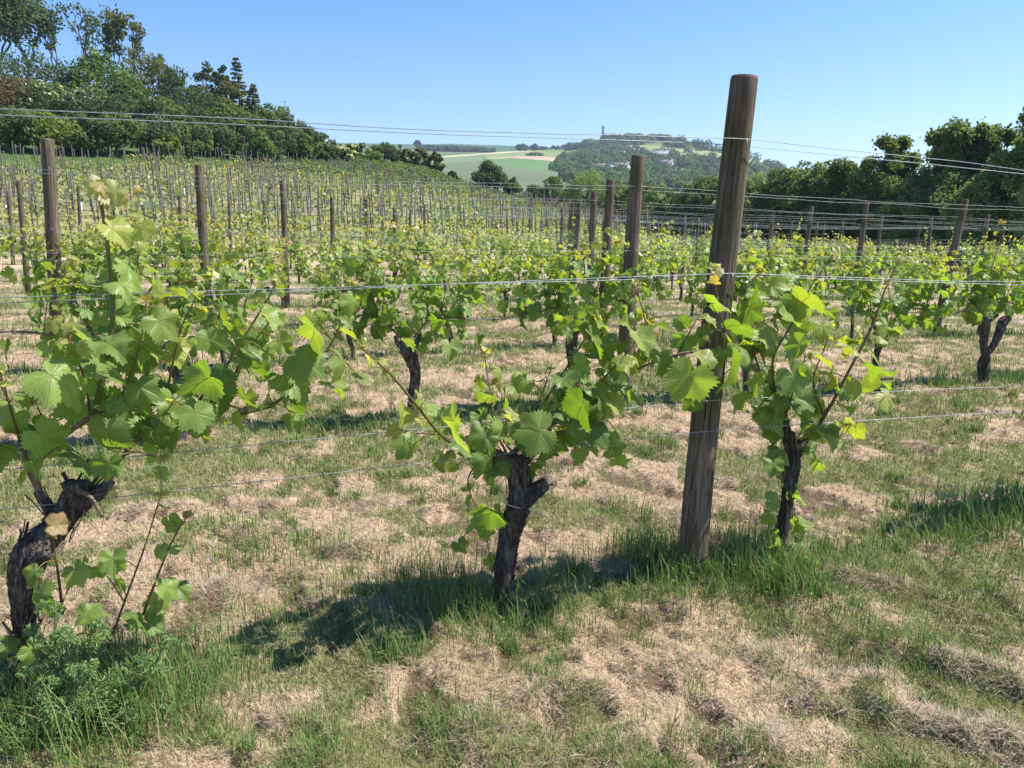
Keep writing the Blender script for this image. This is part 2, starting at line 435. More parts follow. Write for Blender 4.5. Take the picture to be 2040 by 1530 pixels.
def row_coord(x, y):
    n = x * N2[0] + y * N2[1]; k = (n - N1) / DN; return n, (k - np.round(k)) * DN, np.round(k)
def hay_gap(x, y):
    return sstep(.37, .47, fbm(x * 6.5, y * 6.5, 131, 4))
def green_mask(x, y):
    """how green the turf is (0 straw .. 1 green)"""
    n, dn, k = row_coord(x, y)
    u = x * U2[0] + y * U2[1]
    band = np.exp(-((dn - .05) / .32) ** 2) * (.55 + .9 * (fbm(u * 1.1, n * 1.1, 51, 3) - .35)) * (k >= 0)
    patch = fbm(x * 1.3 + 3, y * 1.3, 61, 2) * .30 + fbm(x * 5.5, y * 5.5, 63, 4) * .42 + fbm(u * .6, dn * 1.6 + k * 9, 66, 3) * .28
    p = sstep(.474, .534, patch)
    return np.clip(p * .9 + band * .7 * (.3 + .7 * p), 0, 1)

def build_ground():
    a_in = np.radians(np.arange(-37.0, 37.01, .125)); a_l = np.radians(np.arange(-180, -37.2, 2.0)); a_r = np.radians(np.arange(39, 179, 2.0))
    az = np.concatenate([a_l, a_in, a_r])
    rs = [0.25]
    while rs[-1] < 3800:
        r = rs[-1]; rs.append(r + (max(.028, .0085 * r) if r < 14 else (.016 * r if r < 1200 else .12 * r)))
    rs = np.array(rs); na, nr = len(az), len(rs)
    Rg, Ag = np.meshgrid(rs, az, indexing='ij')
    x = (Rg * np.sin(Ag)).ravel(); y = (Rg * np.cos(Ag)).ravel(); r = Rg.ravel(); a = Ag.ravel()
    z = terr(x, y)
    V = np.column_stack([x, y, z])
    i = np.arange(nr - 1)[:, None] * na; j = np.arange(na)[None, :]; j2 = (j + 1) % na
    Q = np.stack([i + j, i + na + j, i + na + j2, i + j2], -1).reshape(-1, 4)
    cap = np.arange(na)
    loops = np.concatenate([Q.ravel(), cap]); sizes = np.concatenate([np.full(len(Q), 4), [na]])
    # ---- colours
    g = green_mask(x, y)[:, None]
    straw = np.array([.50, .365, .25]); green = np.array([.12, .17, .05]); soil = np.array([.17, .115, .075])
    nz = fbm(x * 7, y * 7, 71, 3)[:, None]
    C = straw * (.75 + .45 * nz); C = C * (1 - .75 * g) + green * (.7 + .6 * nz) * .75 * g
    sw = sstep(.66, .8, fbm(x * 2.3, y * 2.3, 81, 3))[:, None] * .45
    C = C * (1 - sw) + soil * sw
    gap = (1 - hay_gap(x, y))[:, None] * (1 - .6 * g) * (1 - sstep(12, 24, r))[:, None]
    C = C * (1 - .9 * gap) + np.array([.115, .075, .048]) * (.6 + .8 * nz) * .9 * gap
    # young block
    re = edge_r(np.clip(a, TAZ[0], TAZ[-1]))
    far = sstep(30, 42, r)[:, None]
    yb = np.array([.20, .20, .10]) * (.7 + .6 * fbm(x * .35, y * .35, 91, 3)[:, None]) + np.array([.10, .06, .03]) * fbm(x * .12, y * .12, 95, 2)[:, None]
    C = C * (1 - far) + yb * far
    bank = sstep(0, 3, r - re + fbm(x * .3, y * .3, 97, 2) * 3 - 1)[:, None]
    C = C * (1 - bank) + np.array([.07, .12, .03]) * (.6 + .8 * fbm(x * .6, y * .6, 99, 3)[:, None]) * bank
    # far fields (by place on the hills)
    hz = np.hypot(x, y); dirx = x / np.maximum(hz, .01); diry = y / np.maximum(hz, .01); dz = (z - EYE) / np.maximum(hz, .01)
    fx = dirx; fy = diry * CP - dz * SP; fu = diry * SP + dz * CP
    px = CX + F_PX * fx / np.maximum(fy, .05); py = CY - F_PX * fu / np.maximum(fy, .05)
    m = (r > 215) & (np.abs(a) < R_(40))
    def put(sel, c, v=.15):
        sel = sel & m
        C[sel] = np.array(c) * (1 - v + 2 * v * fbm(x[sel] * .02, y[sel] * .02, 5, 3)[:, None])
    put(m, (.11, .165, .07))
    put((r > 1020), (.075, .13, .06))
    put((r > 215) & (r < 640), (.125, .155, .085), .15)
    inl = lambda pts, xx: np.interp(xx, [p[0] for p in pts], [p[1] for p in pts])
    tanT = inl([(940, 318), (980, 315), (1040, 310.5), (1090, 312), (1135, 318), (1200, 326)], px); tanB = inl([(940, 318), (980, 316.5), (1020, 314.5), (1060, 317), (1125, 323), (1200, 330)], px)
    stripT = inl([(860, 314), (885, 311), (960, 305.5), (1040, 299.8), (1140, 294.5), (1200, 292)], px)
    lim = (r < 1015) & (px > 870) & (px < 1185)
    put(lim & (py > stripT) & (py < stripT + 2.4) & (px < 1140), (.50, .43, .27), .1)
    put(lim & (py > stripT + 2.4) & (py < tanT) & (px > 965), (.20, .25, .085), .1)
    put(lim & (py > tanT) & (py < tanB) & (px > 968), (.42, .31, .21), .1)
    put(lim & (py > tanB) & (py < inl([(940, 322), (1020, 333), (1125, 344)], px)) & (px > 955), (.115, .19, .065), .1)
    put(lim & (py > stripT + 2.4) & (py < inl([(880, 326), (955, 320)], px)) & (px <= 962), (.15, .21, .10), .1)
    hill = (r > 390) & (r < 1100) & (px > 1150) & (px < 1640)
    put(hill, (.12, .17, .06), .3)
    put(hill & (py > inl([(1230, 290), (1300, 288), (1450, 304)], px)) & (py < inl([(1230, 300), (1300, 312), (1450, 326)], px)) & (px > 1225), (.25, .28, .11), .2)
    put(hill & (px > 1490) & (fbm(px * .05, py * .25, 3, 3) > .56), (.42, .38, .28), .15)
    rd = inl([(318, 1424), (326, 1440), (332, 1432), (338, 1412)], py)
    put(hill & (np.abs(px - rd) < 3.0) & (py > 317) & (py < 338), (.42, .39, .36), .05)
    t = NT('turf_and_straw')
    co = t.n('ShaderNodeTexCoord'); c = t.attr()
    n1 = t.noise(55, 5, .7, co.outputs['Object'], .8); n2 = t.noise(240, 3, .6, co.outputs['Object'])
    f = t.math('ADD', t.math('MULTIPLY', n1, .6), t.math('MULTIPLY', n2, .4))
    c = t.mix(1.0, c, t.ramp(f, [(.30, (.38, .36, .34)), (.5, (.95, .95, .95)), (.7, (1.45, 1.42, 1.38))]), 'MULTIPLY')
    mat = t.done(t.principled(c, .92, .1, f, .8, .02))
    me = mesh_np('ground', V, loops, sizes, C, None, mat)
    tag(link('ground', me), kind='structure')
build_ground()

# ------------------------------------------------------------------ turf: blades and straw
def blades(name, x, y, az, lean, ln, wd, c0, c1, curl, seed, mat, zoff=0.0, label=None, cat=None):
    n = len(x); z = terr(x, y) + zoff
    d = np.column_stack([np.cos(az), np.sin(az), np.zeros(n)]); s = np.column_stack([-np.sin(az), np.cos(az), np.zeros(n)])
    up = np.array([0, 0, 1.0])
    base = np.column_stack([x, y, z])
    l1 = lean; l2 = lean + curl
    mid = base + (ln * .5)[:, None] * (np.sin(l1)[:, None] * d + np.cos(l1)[:, None] * up)
    tip = mid + (ln * .5)[:, None] * (np.sin(l2)[:, None] * d + np.cos(l2)[:, None] * up)
    tip[:, 2] = np.maximum(tip[:, 2], z - .01)
    w = (wd * .5)[:, None]
    V = np.stack([base - s * w, base + s * w, mid - s * w * .85, mid + s * w * .85, tip], 1).reshape(-1, 3)
    o = (np.arange(n) * 5)[:, None]
    L = (o + np.array([0, 1, 3, 2, 2, 3, 4])[None, :]).ravel(); S = np.tile([4, 3], n)
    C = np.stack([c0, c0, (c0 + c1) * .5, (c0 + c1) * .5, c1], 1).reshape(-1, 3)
    me = mesh_np(name, V, L, S, C, None, mat)
    return tag(link(name, me), label, cat, kind='stuff')
def polar_pts(n, r0, r1, amax=40):
    r = np.exp(rng.uniform(math.log(r0), math.log(r1), n)); a = np.radians(rng.uniform(-amax, amax, n))
    return r * np.sin(a), r * np.cos(a), r
# dry straw lying on the ground
x, y, r = polar_pts(760000, 1.45, 24)
g = green_mask(x, y); dens = hay_gap(x, y)
keep = rng.random(len(x)) < np.clip(1.05 - .75 * g, .1, 1) * np.clip(.10 + .9 * dens, 0, 1)
x, y, r = x[keep], y[keep], r[keep]; n = len(x)
flow = fbm(x * 1.7, y * 1.7, 141, 2) * 7 
sz = np.clip(r / 3.2, .75, 3.2)
b = rng.random(n)[:, None]; v = (rng.random(n) * .6 + .62)[:, None]
cs = (np.array([.56, .40, .25]) * (1 - b) + np.array([.76, .61, .44]) * b) * v
dk = (rng.random(n) < .16)[:, None]; cs = np.where(dk, np.array([.20, .135, .08]) * v, cs)
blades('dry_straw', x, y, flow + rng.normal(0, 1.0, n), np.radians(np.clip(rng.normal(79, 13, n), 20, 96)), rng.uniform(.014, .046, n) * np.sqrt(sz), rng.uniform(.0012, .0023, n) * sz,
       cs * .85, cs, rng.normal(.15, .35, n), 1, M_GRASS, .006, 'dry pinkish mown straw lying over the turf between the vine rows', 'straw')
# fluffy raked heaps of hay
hx = []
for x_, y_, l, w, hh, a in HEAPS:
    m = int(2600 * (l / .2) * (w / .08)); p = rng.normal(0, .75, (m, 2)) * [l, w]; ca, sa = math.cos(a), math.sin(a)
    hx.append(np.column_stack([x_ + p[:, 0] * ca - p[:, 1] * sa, y_ + p[:, 0] * sa + p[:, 1] * ca, np.full(m, a), rng.random(m) ** 1.5 * hh * .25 * np.exp(-(p[:, 0] / l) ** 2 - (p[:, 1] / w) ** 2)]))
hx = np.concatenate(hx); hx = hx[fbm(hx[:, 0] * 9, hx[:, 1] * 9, 171, 3) > .47]; n = len(hx); b = rng.random(n)[:, None]
cs = (np.array([.50, .38, .28]) * (1 - b) + np.array([.68, .55, .43]) * b) * (rng.random(n) * .7 + .5)[:, None]
blades('hay_heaps', hx[:, 0], hx[:, 1], hx[:, 2] + rng.normal(0, 1.1, n) + math.pi * (rng.random(n) < .5), np.radians(rng.normal(82, 18, n)), rng.uniform(.02, .075, n), rng.uniform(.0012, .0023, n), cs * .85, cs, rng.normal(.1, .3, n), 7, M_GRASS, hx[:, 3], 'raked heaps of dry hay lying on the mown turf in the foreground', 'hay')
# short green turf
x, y, r = polar_pts(620000, 1.45, 26)
g = green_mask(x, y); keep = rng.random(len(x)) < np.clip(g * 1.05 + .08, 0, 1) * np.clip(.3 + 1.3 * fbm(x * 6, y * 6, 151, 3), 0, 1)
x, y, r = x[keep], y[keep], r[keep]; n = len(x); sz = np.clip(r / 3.2, .75, 3.2)
k = rng.random(n)[:, None]; k2 = fbm(x * 2.1, y * 2.1, 161, 3)[:, None]
gc = (np.array([.125, .19, .055]) * (1 - k) + np.array([.27, .30, .10]) * k) * (.7 + .7 * k2)
yl = (rng.random(n) < .14)[:, None]; gc = np.where(yl, np.array([.34, .30, .12]), gc)
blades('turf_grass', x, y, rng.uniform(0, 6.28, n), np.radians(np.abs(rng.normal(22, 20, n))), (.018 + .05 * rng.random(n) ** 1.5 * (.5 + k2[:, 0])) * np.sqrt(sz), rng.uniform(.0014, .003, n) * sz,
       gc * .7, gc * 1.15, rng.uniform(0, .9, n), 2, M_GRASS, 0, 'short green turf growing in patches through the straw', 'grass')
# tall tufts under the rows
def tuft_points():
    xs, ys, hs = [], [], []
    def add(cx, cy, n, s, h, sn=None):
        sn = sn or s
        a = rng.normal(0, s, n); b = rng.normal(0, sn, n)
        xs.append(cx + a * U2[0] + b * N2[0]); ys.append(cy + a * U2[1] + b * N2[1]); hs.append(np.full(n, h))
    for px, py, n, s, h in [(960, 1235, 420, .16, .17), (850, 1200, 500, .16, .18), (1010, 1250, 260, .12, .12), (1130, 1180, 300, .12, .13), (1370, 1165, 480, .12, .18), (1290, 1120, 500, .10, .20), (1460, 1150, 420, .12, .19),
                            (1560, 1175, 700, .11, .20), (1660, 1120, 350, .15, .14), (1500, 1110, 300, .12, .18), (1930, 1060, 600, .15, .20), (2030, 1030, 500, .13, .22), (1870, 1090, 260, .12, .14), (730, 1210, 300, .18, .13), (250, 1400, 700, .16, .20), (120, 1460, 700, .18, .25), (40, 1440, 700, .18, .26), (330, 1330, 350, .14, .15), (380, 1400, 300, .14, .13),
                            (1690, 1300, 420, .16, .10), (1500, 1230, 250, .15, .10), (1070, 1260, 260, .12, .12), (790, 1320, 180, .05, .13), (600, 1130, 400, .2, .10), (480, 1100, 300, .2, .10)]:
        p = ground_px(px, py); add(p[0], p[1], n, s, h)
    for _ in range(260):
        rr_ = math.exp(rng.uniform(math.log(1.6), math.log(9))); aa = R_(rng.uniform(-36, 36)); add(rr_ * math.sin(aa), rr_ * math.cos(aa), int(rng.integers(20, 110)), rng.uniform(.018, .06), rng.uniform(.045, .095))
    for row in range(1, 9):
        nn = N1 + DN * row
        lo = -.75 * nn; hi = 1.6 * nn
        for _ in range(int((hi - lo) * 3.2)):
            u = rng.uniform(lo, hi); p = un(u, nn + rng.normal(.0, .12))
            if math.hypot(*p) < edge_r(np.array([math.atan2(p[0], p[1])]))[0] - 2:
                add(p[0], p[1], int(max(14, 150 / (1 + row * .5) * rng.random())), .09 + .02 * row, rng.uniform(.10, .24))
    return np.concatenate(xs), np.concatenate(ys), np.concatenate(hs)
x, y, h = tuft_points(); n = len(x); r = np.hypot(x, y); sz = np.clip(r / 3.2, .8, 3)
k = rng.random(n)[:, None]
gc = np.array([.09, .18, .05]) * (1 - k) + np.array([.22, .31, .08]) * k
yl = (rng.random(n) < .08)[:, None]; gc = np.where(yl, np.array([.36, .30, .13]), gc)
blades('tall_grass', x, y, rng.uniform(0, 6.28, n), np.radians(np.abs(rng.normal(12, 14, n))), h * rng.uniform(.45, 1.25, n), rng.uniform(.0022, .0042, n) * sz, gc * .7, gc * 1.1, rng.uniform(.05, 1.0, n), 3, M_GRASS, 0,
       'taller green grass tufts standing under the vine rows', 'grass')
# small broad-leaved weeds
def weeds():
    mb = MB(); spots = []
    for px, py, n, s in [(1120, 1190, 40, .10), (1060, 1210, 16, .06), (1560, 1130, 120, .05), (1590, 1160, 140, .08), (1545, 1190, 90, .08), (1380, 1185, 20, .08), (250, 1440, 50, .10), (330, 1420, 30, .08), (300, 1490, 40, .06), (900, 1220, 24, .08), (790, 1330, 12, .04), (1010, 1290, 24, .06), (420, 1360, 20, .06)]:
        p = ground_px(px, py); spots.append((p[0], p[1], n, s))
    for row in range(1, 5):
        for _ in range(26):
            p = un(rng.uniform(-.7, 1.5) * (N1 + DN * row), N1 + DN * row + rng.normal(0, .15)); spots.append((p[0], p[1], 14, .12))
    for cx, cy, n, s in spots:
        a = rng.normal(0, s, (n, 2)); px_ = cx + a[:, 0]; py_ = cy + a[:, 1]
        pos = np.column_stack([px_, py_, terr(px_, py_) + rng.uniform(.01, .10, n)])
        ang = rng.uniform(0, 6.28, n)
        tip = np.column_stack([np.cos(ang), np.sin(ang), rng.uniform(-.4, .5, n)]); nr_ = np.column_stack([rng.normal(0, .35, (n, 2)), np.ones(n)])
        M = frames(tip, nr_) * rng.uniform(.006, .015, n)[:, None, None]
        k = rng.random(n)[:, None]
        mb.add(*instance(QUAD[0], M, pos, np.array([.06, .14, .04]) * (1 - k) + np.array([.14, .25, .07]) * k))
    tag(mb.obj('ground_weeds', M_LEAF2), 'small broad leaved weeds growing around the vine feet', 'weeds', kind='stuff')
weeds()

# ------------------------------------------------------------------ trellis posts
NTH = ['first', 'second', 'third', 'fourth', 'fifth', 'sixth', 'seventh', 'eighth', 'ninth', 'tenth', 'eleventh', 'twelfth', 'thirteenth', 'fourteenth', 'fifteenth', 'sixteenth', 'seventeenth', 'eighteenth', 'nineteenth', 'twentieth'] + ['last'] * 30
ORD = ['nearest', 'second', 'third', 'fourth', 'fifth', 'sixth', 'seventh', 'eighth', 'ninth', 'tenth', 'eleventh', 'twelfth']
def post_mesh(h, r0, r1, seed, bend=0.0, ns=20, seg=14):
    t = np.linspace(0, 1, seg); rr = r0 + (r1 - r0) * t; rr[-1] = rr[-2] * .985
    rr = np.concatenate([rr, [rr[-1] * .93]]); t = np.concatenate([t, [1.006]])
    r_ = random.Random(seed); ph = r_.uniform(0, 9)
    P = np.column_stack([bend * np.sin(t * np.pi) , .4 * bend * np.sin(t * 5 + ph), t * h - .25 * (t == 0)])
    def wob(i, a): return 1 + .045 * (vnoise(np.cos(a) * 1.6 + 5 + ph, np.sin(a) * 1.6 + i * .12, seed) - .5) + .03 * (vnoise(a * 3.5, i * .05 + ph, seed + 3) - .5)
    V, L, S = tube(P, rr, ns, True, wob)
    mb = MB(); mb.add(V, L, S); return mb.mesh('trellis_post', M_POST)
POSTS = {}   # (row, j) -> (x, y, z0, height, lean vec, radius)
SPEC = {(0, 0): (2.075, .063, .052, (.052, .0)), (1, 0): (2.09, .066, .056, (.036, 0)), (2, 0): (2.11, .063, .055, (.035, 0)), (2, -1): (2.30, .066, .058, (.062, 0)), (2, 1): (2.14, .060, .052, (.115, 0)),
        (3, -1): (2.33, .066, .058, (.018, 0)), (3, 0): (2.12, .06, .052, (.03, 0)), (4, -1): (2.32, .06, .05, (.02, 0)), (3, 1): (2.22, .06, .05, (.05, 0)), (4, 1): (2.22, .055, .05, (.05, 0))}
MAXROW = 10
ordj = {}
for i in range(MAXROW):
    for j in range(-5, 7):
        px_ = .865 + i * .145 + j * 6.1 * U2[0]; py_ = 3.14 + i * 3.39 + j * 6.1 * U2[1]
        if i >= 2: px_ += rng.normal(0, .05); py_ += rng.normal(0, .05)
        az = math.atan2(px_, py_); r = math.hypot(px_, py_)
        if py_ < .8 or abs(az) > R_(41) or r > edge_r(np.array([az]))[0] - 2.5: continue
        sp = SPEC.get((i, j), (rng.uniform(2.08, 2.3), rng.uniform(.054, .066), rng.uniform(.047, .056), (rng.normal(.03, .02), rng.normal(0, .02))))
        px_ -= 1.5 * sp[3][0]; py_ -= 1.5 * sp[3][1]
        z0 = terr1(px_, py_, False)
        POSTS[(i, j)] = (px_, py_, z0, sp[0], sp[3], sp[1], sp[2])
PG = 'weathered trellis posts of the vineyard'
LAB = {(0, 0): 'tall weathered round wooden post in the foreground leaning right above the vines', (1, 0): 'second post of the receding column, just left of the tall foreground post',
       (2, 0): 'third post of the receding column, with a wire bent round its top', (3, 0): 'shorter grey post, fourth of the receding column, against the dark hedge', (4, 0): 'fifth post of the receding column, close to its slim neighbour',
       (2, -1): 'thick grey post at the far left of the photo with its top against the wood', (3, -1): 'grey post left of centre standing behind the tall left vine shoot', (4, -1): 'dark slim post right of the two thick left posts',
       (2, 1): 'leaning post near the right edge with a vine shoot climbing it', (3, 1): 'thin leaning post left of the climbed right post', (4, 1): 'thin post between the foreground post and the right edge, wires bending at its top'}
def ring_mesh(r, z, th):
    a = np.linspace(0, 2 * np.pi, 19); P = np.column_stack([np.cos(a) * r, np.sin(a) * r, z + .012 * np.sin(a * 2)])
    return tube(P, th, 5, False)
for (i, j), (x, y, z0, h, ln, r0, r1) in POSTS.items():
    o = link('trellis_post', post_mesh(h, r0, r1, i * 31 + j * 7 + 200, .012 if (i, j) == (0, 0) else rng.uniform(-.01, .01), 28 if i < 3 else 12, 18 if i < 3 else 8))
    o.location = (x, y, z0); o.rotation_euler = (-ln[1], ln[0], rng.uniform(0, 6.28) if (i, j) != (0, 0) else 2.2)
    if (i, j) != (0, 0):
        rz = o.rotation_euler[2]; o.rotation_euler = (0, 0, 0)
        from mathutils import Matrix, Euler
        o.matrix_basis = Matrix.Translation((x, y, z0)) @ Euler((-ln[1], ln[0], 0)).to_matrix().to_4x4() @ Matrix.Rotation(rz, 4, 'Z')
    else:
        from mathutils import Matrix, Euler
        o.matrix_basis = Matrix.Translation((x, y, z0)) @ Euler((-ln[1], ln[0], 0)).to_matrix().to_4x4() @ Matrix.Rotation(2.2, 4, 'Z')
    row_w = ORD[i]
    tag(o, LAB.get((i, j), 'small weathered post in the %s trellis row, %s' % (row_w, 'towards the left of the photo' if x < -1.5 * i * .3 else ('in the receding column' if j == 0 else 'towards the right hedge'))), 'post', PG)
    if i < 3:
        for zz in (.69, .81, 1.32, 1.835):
            zz = zz * h / 2.075; rr = r0 + (r1 - r0) * zz / h
            a0 = {0: -1.2}.get(i, -1.0) - o.matrix_basis.to_euler()[2]
            P = [[math.cos(a0) * (rr + .006), math.sin(a0) * (rr + .006), zz - .018], [math.cos(a0) * (rr + .010), math.sin(a0) * (rr + .010), zz], [math.cos(a0) * (rr + .003), math.sin(a0) * (rr + .003), zz + .016]]
            mb = MB(); mb.add(*tube(np.array(P), .0022, 5)); mb.obj('staple', M_WIRE, o)

# ------------------------------------------------------------------ wires
def wire_path(i, frac, lift, side, wave, seed, u0, u1):
    """wire of row i at a fraction of the post height, running from u0 to u1"""
    js = np.arange(-7, 9); pu = []; pz = []; poff = []
    for j in js:
        x = .865 + i * .145 + j * 6.1 * U2[0]; y = 3.14 + i * 3.39 + j * 6.1 * U2[1]
        p = POSTS.get((i, int(j)))
        h = 2.09 if p is None else .4 * p[3] + .6 * 2.09
        z0 = (terr1(x, y, False) - (.05 if i == 0 else 0)) if p is None else p[2]
        ln = (.03, 0) if p is None else p[4]
        zz = h * frac
        pu.append(x * U2[0] + y * U2[1] + ln[0] * (zz - 1.5) * U2[0]); pz.append(z0 + zz + lift); poff.append(N1 + DN * i - ln[0] * (zz - 1.5) * .36)
    uu = np.arange(u0, u1, .10 if i < 3 else .4)
    z = np.interp(uu, pu, pz); off = np.interp(uu, pu, poff)
    ph = np.interp(uu, pu, np.arange(len(pu))) % 1.0
    sag = np.sin(ph * np.pi)
    z = z - .02 * sag + wave * (vnoise(uu * 1.3, uu * 0 + seed, seed) - .5) * 2 * (sag ** .5) + wave * .25 * (vnoise(uu * 5, uu * 0, seed + 1) - .5)
    off = off + side * (1 - .8 * sag ** .6) + (vnoise(uu * 1.1, uu * 0 + 3, seed + 5) - .5) * wave
    return np.column_stack([U2[0] * uu + N2[0] * off, U2[1] * uu + N2[1] * off, z])
WG = 'galvanised trellis wires strung along the vine rows'
W1 = [('wavy upper wire of the top pair on the nearest row', .884, .004, -.062, .013), ('straighter lower wire of the top pair on the nearest row', .880, .002, .058, .004), ('upper wire of the middle pair on the nearest row', .638, .004, -.066, .008),
      ('lower wire of the middle pair on the nearest row', .634, -.004, .062, .008), ('single fruiting wire of the nearest row just above the centre vine head', .392, 0, -.066, .004), ('lowest wire of the nearest row, crossing behind the left trunk', .330, 0, -.068, .004)]
for k, (lb, fr, lf, sd, wv) in enumerate(W1):
    mb = MB(); mb.add(*tube(wire_path(0, fr, lf, sd, wv, 40 + k, -3.4, 6.4), .0014, 6)); tag(mb.obj('trellis_wire', M_WIRE), 'thin galvanised ' + lb, 'wire', WG)
WN = ['upper top', 'lower top', 'upper middle', 'lower middle', 'fruiting', 'lowest']
for i in range(1, MAXROW):
    nn = N1 + DN * i
    for k, (fr, lf, sd) in enumerate([(.884, .008, -.06), (.880, -.010, .05), (.635, .008, -.06), (.63, -.012, .05), (.392, 0, -.06), (.33, 0, .05)]):
        if i > 4 and k in (4, 5): continue
        u0 = -1.05 * nn - 1; u1 = min(2.3 * nn + 2, 34)
        P = wire_path(i, fr, lf, sd, .014, 100 + i * 10 + k, u0, u1)
        az = np.arctan2(P[:, 0], P[:, 1]); ok = (np.hypot(P[:, 0], P[:, 1]) < edge_r(np.clip(az, TAZ[0], TAZ[-1])) - 2) & (np.abs(az) < R_(42))
        P = P[ok]
        if len(P) < 4: continue
        mb = MB(); mb.add(*tube(P, .0012 if i < 3 else .0014, 4, False))
        tag(mb.obj('trellis_wire', M_WIRE), ('thin galvanised %s wire of the %s trellis row from the camera' % (WN[k], ORD[i])) if i < 6 else 'thin galvanised wire in the farther rows of the near vine block', 'wire', WG)

# ------------------------------------------------------------------ vines
def leaf_colour(age, n=None):
    """age 0 = full grown, 1 = opening tip"""
    age = np.clip(np.asarray(age, float), 0, 1)[:, None]; k = rng.random((len(age), 1)); k2 = rng.random((len(age), 1))
    old = np.array([.095, .185, .038]) * (1 - k) + np.array([.225, .34, .085]) * k
    mid = np.array([.27, .33, .065]) * (1 - k) + np.array([.38, .37, .10]) * k
    tip = np.where(k2 < .55, np.array([.62, .58, .40]), np.where(k2 < .8, np.array([.42, .27, .16]), np.array([.40, .38, .14])))
    c = np.where(age < .6, old + (mid - old) * (age / .6), mid + (tip - mid) * ((age - .6) / .4) ** 1.5)
    return c * (.85 + .3 * rng.random((len(age), 1)))
class Leaves:
    def __init__(s): s.p = []; s.t = []; s.n = []; s.s = []; s.a = []
    def add(s, p, t, n, size, age): s.p.append(p); s.t.append(t); s.n.append(n); s.s.append(size); s.a.append(age)
    def bake(s, mb, TM):
        if not s.p: return
        p = np.array(s.p); t = np.array(s.t); n = np.array(s.n); sz = np.array(s.s); col = leaf_colour(s.a)
        M = frames(t, n) * sz[:, None, None]
        w = rng.integers(0, len(TM), len(p)); asp = rng.uniform(.88, 1.12, len(p)); M[:, :, 0] *= asp[:, None]
        for k in range(len(TM)):
            q = w == k
            if q.any(): mb.add(*instance(TM[k], M[q], p[q], col[q]))
WIND = np.array([.35, -.05, 0.0])
def stem_cols(n, red=.3):
    t = np.linspace(0, 1, n)[:, None]; g = np.array([.15, .19, .055]); b = np.array([.20, .105, .06])
    return g * (1 - red) + b * red + (np.array([.30, .17, .11]) - g) * .45 * t ** 2
def petiole(mb, a, b, r=.0013, ns=4, red=.5):
    m = (a + b) / 2 + np.array([0, 0, .012]); P, q = smooth_path([a, m, b], [r, r, r * .8], 3)
    V, L, S = tube(P, q, ns, False); c = np.array([.26, .26, .09]) * (1 - red) + np.array([.28, .15, .09]) * red
    mb.add(V, L, S, c)
def grow_shoot(P, r0, stem, lv, lod, size=.078, spacing=.075, start=.06, tipage=1.0, red=.35, dens=1.0, out=None, tendril=True, youth=0.0):
    """stem tube along P plus leaves at its nodes"""
    P = np.asarray(P, float); Q, rr = smooth_path(P, np.linspace(r0, r0 * .35, len(P)), 4)
    seg = np.linalg.norm(np.diff(Q, axis=0), axis=1); cum = np.concatenate([[0], np.cumsum(seg)]); Lh = cum[-1]
    if lod < 3:
        V, L, S = tube(Q, rr * (1 + .0), 7 if lod == 0 else (5 if lod == 1 else 3), lod == 0)
        ns = 7 if lod == 0 else (5 if lod == 1 else 3)
        stem.add(V, L, S, np.repeat(stem_cols(len(Q), red), ns, axis=0))
    d = start; k = 0; ph = rng.uniform(0, 6.28)
    while d < Lh - .01:
        f = d / Lh
        p = np.array([np.interp(d, cum, Q[:, c]) for c in range(3)])
        p2 = np.array([np.interp(min(d + .02, Lh), cum, Q[:, c]) for c in range(3)]); T = norm(p2 - p + 1e-9)
        az = ph + k * np.pi + rng.normal(0, .5)
        o = np.array([math.cos(az), math.sin(az) * .9, .25]); o = norm(o - T * np.dot(o, T) * .7)
        if out is not None: o = norm(o + np.asarray(out) * .35)
        s = size * (np.interp(f, [0, .25, .55, .8, 1], [.75, 1.05, .9, .55, .3])) * rng.uniform(.75, 1.2)
        pl = s * rng.uniform(.7, 1.2)
        b = p + o * pl + np.array([0, 0, .25 * pl])
        if rng.random() < dens:
            if lod <= 1: petiole(stem, p, b, .0015 if lod == 0 else .0014, 4 if lod == 0 else 3, rng.random())
            t = o * .5 + np.array([0, 0, rng.uniform(-1.0, -.15)]) + WIND + rng.normal(0, .28, 3)
            nr = np.array([0, -.12, .8]) + o * .55 + rng.normal(0, .33, 3)
            lv.add(b, t, nr, s, np.clip(f * 1.05 - .35 + youth + rng.normal(0, .10), 0, .78))
            if lod == 0 and tendril and rng.random() < .22:
                e = -o; tt = np.linspace(0, 1, 9)[:, None]; ax = norm(np.cross(e, [0, 0, 1.0]) + 1e-6)
                C = p + e * tt * .07 + np.array([0, 0, .05]) * tt + (ax * np.sin(tt * 9) + np.array([0, 0, 1]) * np.cos(tt * 9)) * .016 * tt ** 2
                V, L, S = tube(C, .0011, 4, False); stem.add(V, L, S, (.28, .32, .10))
        d += spacing * rng.uniform(.75, 1.3) * (1 - .35 * f); k += 1
    for _ in range(4 if lod < 2 else 2):
        o = rng.normal(0, 1, 3); o[2] = abs(o[2]) * .7
        lv.add(Q[-1] + norm(o) * .008, norm(o) + WIND * .6, rng.normal(0, 1, 3) + [0, -.3, .6], size * rng.uniform(.22, .5), rng.uniform(.8, 1.0) * tipage)
